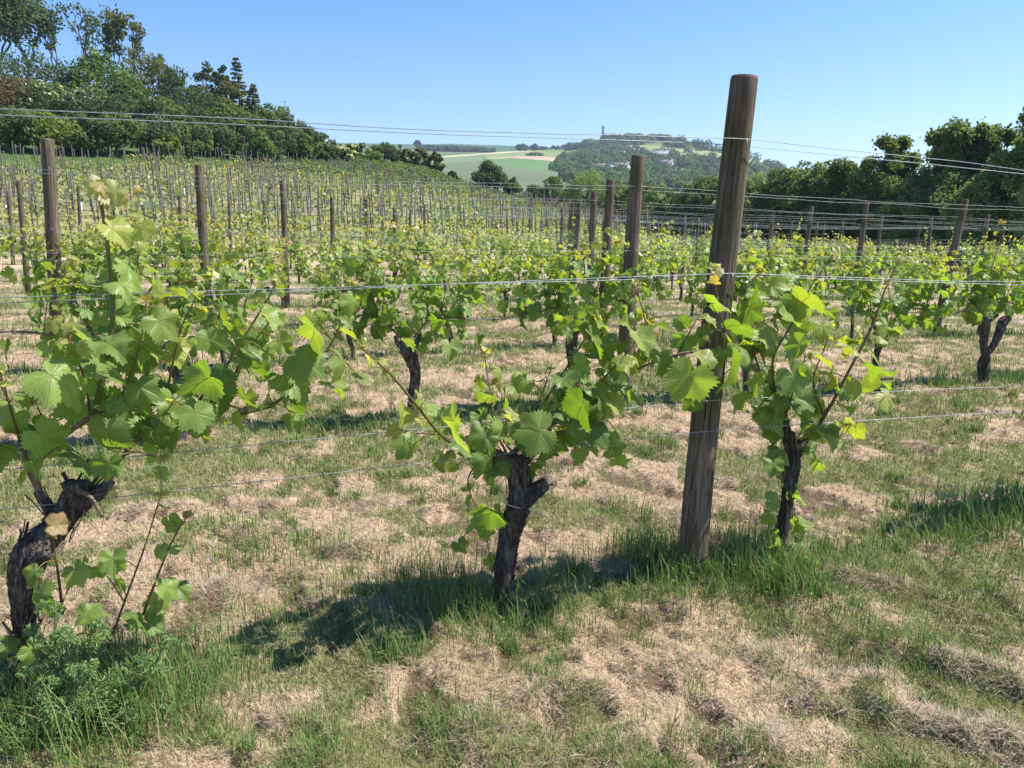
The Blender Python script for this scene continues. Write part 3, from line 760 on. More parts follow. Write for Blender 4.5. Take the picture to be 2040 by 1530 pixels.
def trunk_mesh(P, rad, seed, ns=22, per=7, rough=1.0, strips=0):
    Q, rr = smooth_path(P, rad, per)
    def wob(i, a):
        x = np.cos(a) * 2.2 + 9; y = np.sin(a) * 2.2
        w = 1 + rough * (.34 * (vnoise(x + i * .05, y + i * .16, seed) - .5) + .26 * (np.abs(vnoise(np.cos(a) * 6 + i * .06 + 7, np.sin(a) * 6 + i * .05, seed + 2) - .5) * 2 - .4) + .12 * (vnoise(a * 5, i * .7, seed + 5) - .5))
        return w
    mb = MB(); mb.add(*tube(Q, rr, ns, True, wob))
    if strips:     # peeling strips of bark
        T = norm(np.gradient(Q, axis=0))
        for _ in range(strips):
            k = rng.integers(2, len(Q) - 4); a = rng.uniform(0, 6.28)
            u = norm(np.cross(T[k], [0.3, 1, 0.2])); v = np.cross(T[k], u); o = u * math.cos(a) + v * math.sin(a); s = np.cross(T[k], o)
            ln = rng.uniform(.03, .09); w = rng.uniform(.002, .006); r = rr[k]
            st = Q[k] + o * r * .98; tt = np.array([0, .35, .7, 1.0])
            li = rng.uniform(.004, .02)
            c = st[None] + T[k][None] * (tt * ln)[:, None] * rng.choice([-1, 1]) + o[None] * (li * tt ** 2 + .003)[:, None]
            V = np.concatenate([c - s * w, c + s * w, c - s * w + o * .0012, c + s * w + o * .0012]); n = 4
            L = []; 
            for q in range(3): L += [q, q + 1, n + q + 1, n + q, 2 * n + q, 3 * n + q, 3 * n + q + 1, 2 * n + q + 1, q, 2 * n + q, 2 * n + q + 1, q + 1, n + q, n + q + 1, 3 * n + q + 1, 3 * n + q]
            mb.add(V, L, [4] * 12)
    return mb
VG = 'old grapevines trained along the trellis'
TMS = [HI, MID, LOW, QUAD]
# ---- the three vines of the nearest row, shaped after the photograph
def hero(label, base_px, trunk, knobs, canes, shoots, leaves, seed, auto=1.0, strips=40, fill=1):
    b = row_pt(*base_px); root = empty('grapevine', (b[0], b[1], terr1(b[0], b[1])), ROW_ANG); tag(root, label, 'vine', VG)
    bpy.context.view_layer.update()
    inv = np.array(root.matrix_world.inverted())
    loc = lambda p: (inv[:3, :3] @ np.asarray(p)) + inv[:3, 3]
    P = [loc(row_pt(x, y, o)) for x, y, r, o in trunk]; P[0] = P[0] - [0, 0, .05]
    mb = trunk_mesh(P, [t[2] for t in trunk], seed, 30, 9, 1.0, strips)
    for kn in knobs:
        mb2 = trunk_mesh([loc(row_pt(x, y, o)) for x, y, r, o in kn], [t[2] for t in kn], seed + 9, 18, 6, 1.3, 4)
        mb.add(np.concatenate(mb2.V), np.concatenate(mb2.L), np.concatenate(mb2.S))
    mb.obj('trunk', M_BARK, root)
    for cn in canes:
        Q, rr = smooth_path([loc(row_pt(x, y, o)) for x, y, o in cn[1]], np.linspace(cn[0], cn[0] * .6, len(cn[1])), 6)
        c = MB(); c.add(*tube(Q, rr, 9, True, lambda i, a: 1 + .16 * (vnoise(a * 2, i * .8, seed) - .5))); c.obj('cane', M_CANE, root)
    SH = []
    for sh in shoots:
        P = [loc(row_pt(x, y, o)) for x, y, o in sh['p']]
        stem = MB(); lv = Leaves()
        SH.append((np.array(P), stem, lv))
        grow_shoot(P, sh.get('r', .0045), stem, lv, 0, sh.get('s', .058), sh.get('sp', .08), sh.get('st', .05), sh.get('tip', 1.0), sh.get('red', .35), sh.get('d', .6) * auto, (0, -.3, 0), True, sh.get('y', 0))
    r2 = np.random.default_rng(seed)
    leaves = leaves + [(L[0] + r2.normal(0, 24), L[1] + r2.normal(4, 20), max(30, L[2] * r2.uniform(.55, .85)), np.clip((L[3] if len(L) > 3 else .05) + r2.normal(.03, .12), 0, .8), r2.uniform(-.05, .16)) for L in leaves if L[2] > 45 and L[0] > 5 for _ in range(fill)]
    for L in leaves:
        x, y, px = L[:3]; age = L[3] if len(L) > 3 else 0.05; off = L[4] if len(L) > 4 else rng.uniform(-.16, .06)
        w = row_pt(x, y, off); D = w[1] * CP - (w[2] - EYE) * SP
        s = px * D / F_PX / 1.55; p = loc(w)
        best = None
        for k, (Q, st, lv) in enumerate(SH):
            T = np.linspace(0, 1, 24)[:, None]; idx = np.linspace(0, len(Q) - 1, 40); pts = np.array([[np.interp(t, range(len(Q)), Q[:, c]) for c in range(3)] for t in idx])
            d = np.linalg.norm(pts - p, axis=1); m = d.argmin()
            if best is None or d[m] < best[0]: best = (d[m], k, pts[m])
        dist, k, q = best
        # direction of the blade: away from its shoot, hanging, blown to the right
        o = p - q; o[2] *= .4; o = norm(o + 1e-6)
        t = np.array([o[0] * .35 + .28, -.12, -.55]) + rng.normal(0, .42, 3)
        nr = np.array([.15, -.45, .72]) + rng.normal(0, .36, 3)
        t = norm(t); bpos = p - t * s * .42
        petiole(SH[k][1], q, bpos, .0016 if dist < .16 else .0024, 5, rng.random() * .7)
        SH[k][2].add(bpos, t, nr, s, age)
    for Q, stem, lv in SH:
        so = stem.obj('shoot', M_LEAF2, root); f = MB(); lv.bake(f, HI); f.obj('foliage', M_LEAF, so)
    return root
hero('thick gnarled grapevine at the bottom left with a bent black trunk and one tall shoot', (20, 1405), 
     [(30, 1440, .0352, 0), (38, 1330, .0317, 0), (50, 1250, .0299, 0), (46, 1190, .0352, -.03), (52, 1135, .0475, -.03), (72, 1090, .0493, -.02), (112, 1052, .0405, 0), (142, 1012, .0396, 0), (160, 985, .0414, 0), (174, 962, .0246, 0)],
     [[(150, 1000, .0282, 0), (192, 985, .0229, -.02), (220, 958, .0150, -.03)], [(110, 1030, .0246, .02), (88, 1000, .0150, .02), (74, 978, .0123, .02)], [(150, 985, .0264, -.03), (138, 962, .0229, -.05)], [(62, 1110, .0317, -.05), (92, 1102, .0238, -.08)]],
     [(.0115, [(78, 985, .02), (70, 930, .02), (100, 895, .0), (150, 850, -.02), (215, 818, -.02), (320, 802, 0), (420, 800, .02), (505, 818, .04)]), (.010, [(90, 1005, .02), (62, 945, .03), (45, 890, .05), (20, 800, .08), (-8, 745, .1)]), (.009, [(215, 965, -.02), (232, 925, -.02), (268, 880, -.05), (300, 845, -.06)]),
      (.008, [(150, 975, -.05), (180, 990, -.07), (205, 1030, -.08)])],
     [dict(p=[(186, 825, -.02), (206, 750, -.05), (224, 640, -.08), (221, 560, -.06), (212, 470, -.03), (200, 400, .0), (192, 372, 0)], r=.0105, d=.30, red=.1, s=.075, sp=.11, st=.2),
      dict(p=[(230, 815, -.02), (262, 740, -.1), (285, 660, -.12), (292, 600, -.12)], d=.6), dict(p=[(330, 800, 0), (345, 720, -.06), (362, 650, -.1), (392, 590, -.1)], d=.55),
      dict(p=[(395, 800, 0), (450, 730, -.03), (500, 650, -.02), (545, 575, 0), (560, 528, 0)], d=.5, r=.005), dict(p=[(480, 825, .03), (545, 805, .02), (605, 755, 0), (660, 685, 0), (690, 615, 0), (708, 565, 0)], d=.4, r=.006, s=.08),
      dict(p=[(180, 830, 0), (170, 760, .06), (140, 680, .1), (118, 615, .1), (98, 565, .1)], d=.45, red=.9, y=.25), dict(p=[(110, 890, 0), (92, 850, .02), (70, 800, .02)], d=.6), dict(p=[(50, 900, .05), (28, 840, -.02), (12, 780, -.05), (0, 740, -.05)], d=.7, red=.7),
      dict(p=[(270, 880, -.05), (310, 850, -.08), (345, 800, -.1)], d=.5), dict(p=[(250, 905, -.05), (275, 900, -.1), (322, 915, -.12)], d=.4), dict(p=[(440, 800, .02), (470, 740, .06), (500, 690, .1), (545, 630, .1)], d=.5), dict(p=[(290, 800, 0), (305, 735, .08), (320, 660, .1), (345, 575, .1), (420, 550, .1)], d=.6, y=.1),
      dict(p=[(125, 1225, -.1), (118, 1160, -.12), (108, 1090, -.13), (106, 1060, -.13)], d=.25, s=.055, r=.005), dict(p=[(215, 1290, -.08), (255, 1180, -.08), (288, 1090, -.05), (316, 1000, -.03), (322, 985, -.03)], d=.35, s=.05, r=.004, red=.7), dict(p=[(285, 1225, -.08), (325, 1120, -.06), (355, 1055, -.05), (374, 1030, -.05)], d=.3, s=.05, r=.004, red=.9),
      dict(p=[(5, 1240, .05), (30, 1270, -.05), (52, 1295, -.1), (20, 1320, -.1)], d=.4, s=.05, r=.004, red=.9), dict(p=[(235, 1290, -.1), (170, 1260, -.14), (100, 1300, -.16)], d=.2, s=.05, r=.004)],
     [(125, 765, 105, .1, -.2), (262, 545, 78, .15), (180, 672, 62, .1), (232, 693, 92, .15, -.22), (328, 590, 62, .45), (335, 655, 78, .2), (420, 690, 56, .15), (485, 713, 88, 0), (537, 640, 72, .2), (540, 603, 42, .5), (643, 676, 88, .25, -.2), (705, 614, 56, .3), (616, 722, 82, .1, -.2), (672, 772, 62, .2), (490, 810, 66, .2, -.2), (533, 800, 62, 0),
      (405, 760, 95, 0, -.2), (355, 717, 60, .5), (265, 720, 82, .1), (358, 782, 52, .25), (101, 881, 86, 0), (214, 885, 92, 0), (80, 937, 60, 0), (355, 830, 100, 0), (325, 900, 56, .05), (272, 857, 74, 0), (215, 940, 62, 0), (585, 827, 56, .1), (225, 748, 92, 0), (285, 700, 72, .1), (252, 631, 66, .1), (300, 760, 80, 0), (160, 820, 84, 0), (245, 805, 80, 0),
      (320, 620, 55, .35), (395, 640, 62, .3), (440, 640, 48, .4), (60, 860, 70, .1), (20, 850, 66, .1), (10, 900, 60, .05), (25, 760, 44, .4), (240, 468, 74, .55, -.08), (222, 390, 70, .86, -.04), (190, 378, 44, .95, 0), (240, 400, 50, .9, -.02), (208, 372, 40, .95, -.05), (98, 578, 34, .95), (140, 655, 46, .75), (165, 700, 40, .65), (450, 765, 66, 0), (520, 745, 52, .2), (570, 690, 48, .3), (690, 735, 64, .2, -.15), (310, 575, 52, .3),
      (365, 585, 40, .7), (400, 610, 46, .75), (560, 640, 46, .3), (580, 740, 60, .1), (130, 720, 60, .2), (560, 560, 30, .8), (280, 790, 80, 0), (200, 770, 74, 0), (175, 915, 70, 0), (330, 870, 72, 0), (395, 840, 66, 0), (440, 830, 64, .05), (155, 1145, 56, .3, -.15), (225, 1130, 60, .05, -.12), (345, 1050, 44, .4), (335, 1185, 62, .1, -.12), (360, 1175, 50, .2), (280, 1235, 58, .1), (310, 1250, 52, 0), (80, 1205, 78, .12, -.18), (190, 1220, 62, .2, -.18), (70, 1310, 62, .1, -.2),
      (125, 1045, 50, .98, -.14), (240, 1165, 40, .1), (60, 1150, 44, .2, -.2), (345, 1090, 40, .4), (20, 1290, 50, .05, -.1)], 31, 1.1, 90, 1)
hero('short upright grapevine in the middle foreground, shaggy trunk with knob and pale tie', (1008, 1232),
     [(1004, 1250, .040, 0), (1002, 1170, .038, 0), (1010, 1095, .041, 0), (1024, 1035, .041, 0), (1034, 985, .046, 0), (1028, 940, .040, 0), (1014, 908, .034, 0)],
     [[(1036, 1000, .040, -.01), (1062, 980, .033, -.03), (1088, 964, .026, -.03)], [(1010, 925, .03, 0), (985, 905, .022, 0), (968, 900, .016, -.01)], [(1028, 930, .03, 0), (1055, 905, .02, .0), (1072, 890, .013, 0)]],
     [(.0085, [(975, 903, -.01), (930, 895, -.03), (885, 868, -.05)]), (.009, [(1060, 900, 0), (1100, 850, .0), (1130, 800, .02)]), (.011, [(1020, 905, .03), (1060, 860, .06), (1100, 800, .08), (1115, 790, .08)])],
     [dict(p=[(930, 896, -.03), (880, 868, -.06), (828, 805, -.1), (782, 750, -.12), (742, 712, -.12), (716, 690, -.12)], r=.0065, d=.35, red=.45), dict(p=[(985, 900, -.01), (960, 915, -.05), (932, 955, -.08), (945, 1005, -.1), (960, 1030, -.1)], d=.3, s=.05, r=.004, red=.8),
      dict(p=[(1105, 845, 0), (1140, 785, -.03), (1160, 730, -.03), (1176, 660, -.02), (1182, 630, 0)], d=.5, r=.005, red=.9), dict(p=[(1125, 805, .02), (1165, 790, .0), (1215, 740, -.03), (1260, 690, -.03), (1295, 640, 0)], d=.5, r=.006, red=.7), dict(p=[(1040, 900, -.02), (1085, 880, -.08), (1135, 855, -.1), (1200, 835, -.12)], d=.6, red=.6, r=.005),
      dict(p=[(1010, 905, 0), (985, 850, -.06), (978, 790, -.05), (970, 740, 0), (965, 700, .03)], d=.4, red=.8, s=.055, y=.15), dict(p=[(1040, 890, .04), (1062, 830, .05), (1085, 770, .05), (1098, 735, .05)], d=.6, s=.055, y=.15), dict(p=[(1020, 900, -.03), (1000, 870, -.1), (1010, 835, -.12)], d=.5, s=.06), dict(p=[(1095, 850, .05), (1130, 770, .08), (1185, 680, .1), (1230, 590, .1)], d=.6, r=.005, red=.5), dict(p=[(1085, 800, .06), (1150, 700, .05), (1190, 640, .05), (1250, 600, .05), (1285, 560, .05)], d=.5, red=.7)],
     [(900, 862, 98, .22, -.2), (845, 802, 48, .35), (805, 828, 52, .55), (820, 890, 56, .1), (885, 925, 48, .35), (868, 930, 40, .3), (1052, 865, 88, .12, -.2), (1002, 872, 58, .2), (968, 790, 52, .15), (1008, 800, 46, .3), (1040, 768, 48, .3), (1152, 825, 88, 0, -.15), (1200, 852, 62, 0), (1232, 812, 56, .4), (1100, 890, 62, 0), (1060, 940, 46, 0), (975, 935, 78, 0, -.15), (930, 890, 62, 0), (1030, 830, 44, .75),
      (990, 852, 52, .1), (1080, 832, 50, .1), (1120, 800, 52, .1), (1190, 690, 72, .1), (1222, 742, 62, .1), (1130, 762, 58, .1), (1250, 640, 62, .3), (1285, 690, 66, .35), (965, 1025, 72, 0, -.15), (972, 1066, 48, 0, -.15), (935, 1010, 40, 0), (990, 770, 30, .8), (1215, 700, 60, .2), (1165, 740, 60, .05), (1240, 770, 56, .15), (1195, 790, 60, 0), (1150, 870, 60, 0), (1170, 660, 52, .1), (1205, 640, 56, .3), (1260, 730, 52, .65), (1290, 650, 48, .6), (1120, 655, 50, .2), (1305, 720, 66, .15), (1340, 700, 50, .3), (740, 720, 30, .95), (725, 690, 28, .98), (780, 745, 34, .7), (1000, 740, 34, .35), (1085, 905, 50, .1), (960, 880, 56, .05), (1015, 935, 46, 0), (1230, 890, 54, .05), (1205, 880, 50, .1)], 51, 1.3, 90, 2)
hero('slim grapevine right of the foreground post, a long shoot slanting up right', (1553, 1160),
     [(1545, 1180, .030, 0), (1552, 1090, .027, 0), (1566, 1015, .026, 0), (1576, 950, .028, 0), (1580, 905, .030, 0), (1570, 862, .024, 0)],
     [[(1580, 910, .028, 0), (1600, 880, .02, 0), (1622, 868, .014, 0)], [(1572, 880, .025, 0), (1562, 840, .018, .02), (1555, 800, .012, .04)]],
     [(.0085, [(1572, 862, .02), (1540, 780, .04), (1480, 715, -.06), (1400, 700, -.1), (1330, 712, -.05), (1270, 735, 0)]), (.009, [(1615, 872, 0), (1640, 830, -.02), (1662, 795, -.03)])],
     [dict(p=[(1610, 880, 0), (1655, 808, -.04), (1700, 722, -.05), (1738, 650, -.05), (1762, 580, -.03), (1790, 520, 0)], r=.0085, d=.3, red=.7, sp=.1), dict(p=[(1545, 790, .04), (1540, 715, .0), (1575, 650, 0), (1622, 560, .02), (1660, 510, .05)], r=.0065, d=.4, red=.3), dict(p=[(1480, 715, -.06), (1440, 640, -.13), (1428, 580, -.14), (1424, 535, -.14)], d=.35, r=.004, red=.6, y=.2),
      dict(p=[(1560, 850, 0), (1580, 780, -.08), (1600, 730, -.1), (1605, 690, -.1)], d=.6), dict(p=[(1600, 880, 0), (1640, 860, -.06), (1690, 845, -.08)], d=.6), dict(p=[(1520, 760, .03), (1500, 690, -.03), (1500, 620, 0), (1510, 540, .03)], d=.55, red=.8), dict(p=[(1420, 700, -.1), (1390, 740, -.16), (1360, 760, -.18)], d=.3), dict(p=[(1640, 830, 0), (1620, 760, .0), (1640, 700, -.02), (1655, 650, 0)], d=.5, red=.8, y=.2), dict(p=[(1575, 930, 0), (1560, 960, -.05), (1590, 1000, -.06)], d=.5, s=.045, r=.003), dict(p=[(1548, 1110, -.03), (1535, 1060, -.05), (1525, 1020, -.05)], d=.6, s=.035, r=.003),
      dict(p=[(1550, 1140, -.04), (1590, 1080, -.06), (1615, 1045, -.06)], d=.6, s=.035, r=.003), dict(p=[(1300, 725, 0), (1290, 660, -.03), (1275, 600, 0), (1262, 565, 0)], d=.6, red=.6), dict(p=[(1350, 705, -.05), (1380, 650, -.05), (1400, 610, 0)], d=.6)],
     [(1360, 772, 98, .12, -.24), (1457, 748, 98, .12, -.24), (1440, 605, 66, .18, -.2), (1540, 680, 76, .42), (1470, 655, 62, .1), (1492, 632, 60, .1), (1512, 690, 66, .05), (1580, 700, 66, 0), (1590, 765, 74, 0, -.15), (1642, 722, 52, .55), (1600, 795, 74, 0), (1542, 832, 64, 0), (1562, 872, 62, 0), (1620, 862, 54, .1), (1700, 862, 46, .5), (1652, 885, 60, .35), (1570, 962, 44, .05), (1592, 912, 54, .05), (1540, 935, 42, 0), (1512, 832, 54, 0), (1612, 600, 72, .4), (1562, 612, 54, .2),
      (1695, 690, 52, .55), (1725, 685, 66, .5), (1745, 742, 66, .3), (1770, 660, 50, .5), (1720, 780, 66, .4), (1690, 815, 50, .3), (1505, 760, 60, .05), (1525, 800, 56, 0), (1560, 800, 62, 0), (1630, 810, 60, .1), (1605, 840, 60, .05), (1480, 690, 62, .1), (1450, 665, 52, .3), (1420, 560, 26, .98, -.2), (1432, 545, 24, 1, -.2), (1690, 775, 40, .6), (1400, 705, 56, .3, -.22), (1410, 680, 48, .1), (1325, 735, 60, .05), (1660, 760, 52, .5), (1580, 640, 60, .3), (1640, 660, 50, .5), (1550, 570, 50, .3), (1500, 590, 50, .2), (1590, 660, 54, .2), (1625, 900, 46, .05), (1560, 910, 52, 0), (1605, 1040, 36, .2), (1585, 1050, 36, .1), (1555, 1075, 34, .1), (1530, 1040, 30, .1), (1548, 1000, 44, .05, -.08), (1590, 985, 44, .1, -.08), (1575, 1110, 34, .1, -.08), (1600, 1075, 38, .1, -.1), (1540, 1125, 32, .05, -.08), (1610, 1120, 32, .3, -.1), (1530, 1090, 34, .0, -.06), (1380, 810, 50, .1, -.2), (1530, 740, 58, .05), (1470, 800, 50, .0, -.1)], 71, 1.25, 60)
# the pale plastic tie round the middle trunk
def tie():
    c = row_pt(1030, 1004); d = row_pt(1056, 1014, -.045); e = row_pt(1080, 1026, -.05)
    a = np.linspace(0, 2 * np.pi, 25); P = np.column_stack([c[0] + np.cos(a) * .049, c[1] + np.sin(a) * .049, c[2] - .010 * np.cos(a) + .004])
    mb = MB(); mb.add(*tube(P, .0021, 6, False)); mb.add(*tube(np.array([P[20], d, (d + e) / 2 + [0, 0, .003], e]), .0016, 5)); mb.add(*box(*d, .008, .008, .008))
    tag(mb.obj('plastic_tie', M_TIE), 'pale plastic tie looped round the middle foreground trunk', 'tie')
tie()
# ---- ordinary vines
def gen_vine(seed, lod, split=False, tall=0.0, young=0.0):
    """returns dict: trunk MB, canes [MB], shoots [(stem MB, leaves MB)] in local space (x along the row)"""
    global rng
    keep = rng; rng = np.random.default_rng(seed)
    hz = rng.uniform(.55, .68); lx = rng.normal(0, .06)
    def tr(x0, x1, r):
        return [(x0 * .3, 0, -.05), (x0 * .5 + rng.normal(0, .015), rng.normal(0, .015), hz * .33), (lx * .6 + (x0 + x1) * .3 + rng.normal(0, .025), rng.normal(0, .02), hz * .66), (lx + x1, rng.normal(0, .02), hz), (lx + x1 * 1.3 + rng.normal(0, .04), rng.normal(0, .02), hz + .05)], [r * 1.05, r * .9, r, r * 1.35, r * .7]
    ns = (20, 14, 8, 5)[lod]
    P, r = tr(0, -.08 if split else 0, rng.uniform(.030, .044)); T = trunk_mesh(P, r, seed, ns, 5 if lod < 2 else 2, 1.2, 16 if lod <= 1 else 0)
    if split:
        P2, r2 = tr(.05, .18, .034); m2 = trunk_mesh(P2, r2, seed + 3, ns, 5 if lod < 2 else 2, 1.2); T.add(np.concatenate(m2.V), np.concatenate(m2.L), np.concatenate(m2.S))
    for sg in (-1, 1):
        a = np.array(P[3]); q = [a, a + [sg * .07, 0, .03], a + [sg * .10, rng.normal(0, .02), .10]]
        m2 = trunk_mesh(q, [.024, .019, .013], seed + 5 + sg, max(5, ns // 2), 3, 1.2); T.add(np.concatenate(m2.V), np.concatenate(m2.L), np.concatenate(m2.S))
    canes = []; shoots = []
    head = np.array(P[3]) + [0, 0, .08]
    cpts = []
    for sg in (-1, 1):
        ex = sg * rng.uniform(.45, .62); zz = rng.uniform(.74, .84)
        C = [head + [sg * .05, 0, 0], head + [sg * .18, rng.normal(0, .03), .14], [ex * .65, rng.normal(0, .03), zz + .03], [ex, rng.normal(0, .02), zz]]
        Q, rr = smooth_path(C, [.009, .0085, .007, .005], 4 if lod < 2 else 2); m = MB(); m.add(*tube(Q, rr, 7 if lod < 2 else 4)); canes.append(m); cpts.append(Q)
    nsh = (rng.integers(9, 13) if lod == 1 else rng.integers(9, 13)) if lod < 3 else 9
    for k in range(nsh):
        Q = cpts[k % 2]; f = rng.uniform(.05, 1.0); p = np.array([np.interp(f * (len(Q) - 1), range(len(Q)), Q[:, c]) for c in range(3)])
        ln = rng.uniform(.30, .66) + tall * rng.random(); 
        if rng.random() < .14: ln += .22
        d = np.array([rng.normal(.05, .25), rng.normal(0, .28), 1.0]); d = norm(d)
        P2 = [p, p + d * ln * .35 + rng.normal(0, .02, 3), p + d * ln * .7 + np.array([.04, 0, 0]) + rng.normal(0, .03, 3), p + d * ln + np.array([.09, 0, -.02]) + rng.normal(0, .04, 3)]
        stem = MB(); lv = Leaves()
        grow_shoot(P2, .0042, stem, lv, lod, (.084, .080, .084, .10)[lod], (.075, .068, .075, .11)[lod], .03, 1, rng.random() * .8, 1.0, None, lod == 0, young)
        # basal leaves hanging round the cane
        for _ in range(3 if lod < 3 else 2):
            q = p + np.array([rng.normal(0, .10), rng.normal(0, .11), rng.uniform(-.16, .10)])
            o = norm(np.array([rng.normal(), rng.normal(), 0])); 
            if lod <= 1: petiole(stem, p, q, .0014, 3, rng.random())
            lv.add(q, o * .5 + [0.2, 0, -.7] + rng.normal(0, .25, 3), o * .5 + [0, 0, .75] + rng.normal(0, .3, 3), .088 * rng.uniform(.7, 1.2) * (1.15 if lod == 3 else 1), rng.uniform(0, .2) + young)
        f_ = MB(); lv.bake(f_, TMS[lod]); shoots.append((stem, f_))
    rng = keep
    return dict(trunk=T, canes=canes, shoots=shoots)
def merge(mbs):
    m = MB()
    for b in mbs:
        if b.V: m.add(np.concatenate(b.V), np.concatenate(b.L), np.concatenate(b.S), np.concatenate(b.C), np.concatenate(b.U))
    return m
def vine_unique(seed, lod, label, **kw):
    v = gen_vine(seed, lod, **kw); root = empty('grapevine'); tag(root, label, 'vine', VG)
    v['trunk'].obj('trunk', M_BARK, root)
    for c in v['canes']: c.obj('cane', M_CANE, root)
    for st, f in v['shoots']:
        s = st.obj('shoot', M_LEAF2, root); f.obj('foliage', M_LEAF, s)
    return root
PROTO = {}
def vine_shared(lod, k, label):
    """copies of a few model vines: trunk and foliage"""
    if (lod, k) not in PROTO:
        v = gen_vine(900 + lod * 50 + k, lod, young=.28 if lod == 3 else .18)
        tm = v['trunk'] if lod == 3 else merge([v['trunk']])
        PROTO[(lod, k)] = (tm.mesh('trunk', M_BARK), merge([c for c in v['canes']]).mesh('cane', M_CANE), merge([s for s, f in v['shoots']] + [f for s, f in v['shoots']]).mesh('foliage', M_LEAF2))
    a, b, c = PROTO[(lod, k)]
    root = empty('grapevine'); tag(root, label, 'vine', VG)
    link('trunk', a, root); link('cane', b, root); link('foliage', c, root)
    return root
ROW2 = [(-2.75, 'leafy grapevine at the left edge behind the black trunk, in the second row'), (-1.5, 'grapevine in the second row peeping out left behind the tall shoot'), (-.29, 'grapevine in the second row right behind the big left vine'), (1.38, 'thick trunked grapevine in the second row, above and left of the middle foreground vine'),
        (2.76, 'grapevine in the second row touching the leaves left of the foreground post'), (4.5, 'grapevine in the second row right behind the slim right foreground vine'), (6.1, 'grapevine with a black forked head in the second row, seen right of the slanting shoot'), (7.6, 'grapevine with two thin trunks in a V at the right edge'), (8.95, 'grapevine of the second row just outside the right edge')]
near_vines = []
for k, (u, lb) in enumerate(ROW2):
    n = N1 + DN + rng.normal(0, .03); p = un(u, n)
    o = vine_unique(300 + k, 1, lb, split=(k == 7), tall=0 if k == 4 else .16)
    o.location = (p[0], p[1], terr1(*p)); o.rotation_euler = (0, 0, ROW_ANG)
p = un(4.5, N1 + .02); o = vine_unique(350, 0, 'grapevine of the nearest row beyond the right edge, throwing shade into the corner'); o.location = (p[0], p[1], terr1(*p)); o.rotation_euler = (0, 0, ROW_ANG)
nv = 0
for i in range(2, MAXROW):
    nn = N1 + DN * i; u = -1.05 * nn + {2: .35, 3: .5}.get(i, rng.random()); cnt = 0
    while u < 2.4 * nn and u < 36:
        p = un(u + rng.normal(0, .06), nn + rng.normal(0, .03)); az = math.atan2(p[0], p[1]); r = math.hypot(*p)
        if abs(az) < R_(36.5) and r < edge_r(np.array([az]))[0] - 1.5 and p[1] > 1 and not (i >= 3 and rng.random() < .12) and min([9] + [abs(u - (q[0] * U2[0] + q[1] * U2[1])) for kq, q in POSTS.items() if kq[0] == i and kq[1] in (0, 1)]) > .42:
            cnt += 1; px = CX + F_PX * p[0] / (p[1] * CP)
            where = 'far left' if px < 330 else 'left' if px < 720 else 'middle' if px < 1150 else 'right, past the receding posts' if px < 1560 else 'far right'
            if i == 2: 
                o = vine_unique(400 + cnt, 1, 'leafy grapevine, %s from the left edge in the third row' % NTH[cnt - 1], tall=.1)
            elif i < 6:
                o = vine_shared(2, int(rng.integers(0, 6)), 'leafy grapevine, %s from the left in the %s row, %s' % (NTH[cnt - 1], ORD[i], where)); 
            else:
                o = vine_shared(3, int(rng.integers(0, 5)), 'small looking grapevine of the hindmost near rows, merging with its neighbours in the %s' % where.split(',')[0])
            s = rng.uniform(.78, 1.08); o.scale = (s, s, s * rng.uniform(.92, 1.18))
            o.location = (p[0], p[1], terr1(*p)); o.rotation_euler = (0, 0, ROW_ANG + (math.pi if rng.random() < .5 else 0)); nv += 1
        u += 1.28 + rng.normal(0, .05)
print('near vines', nv)

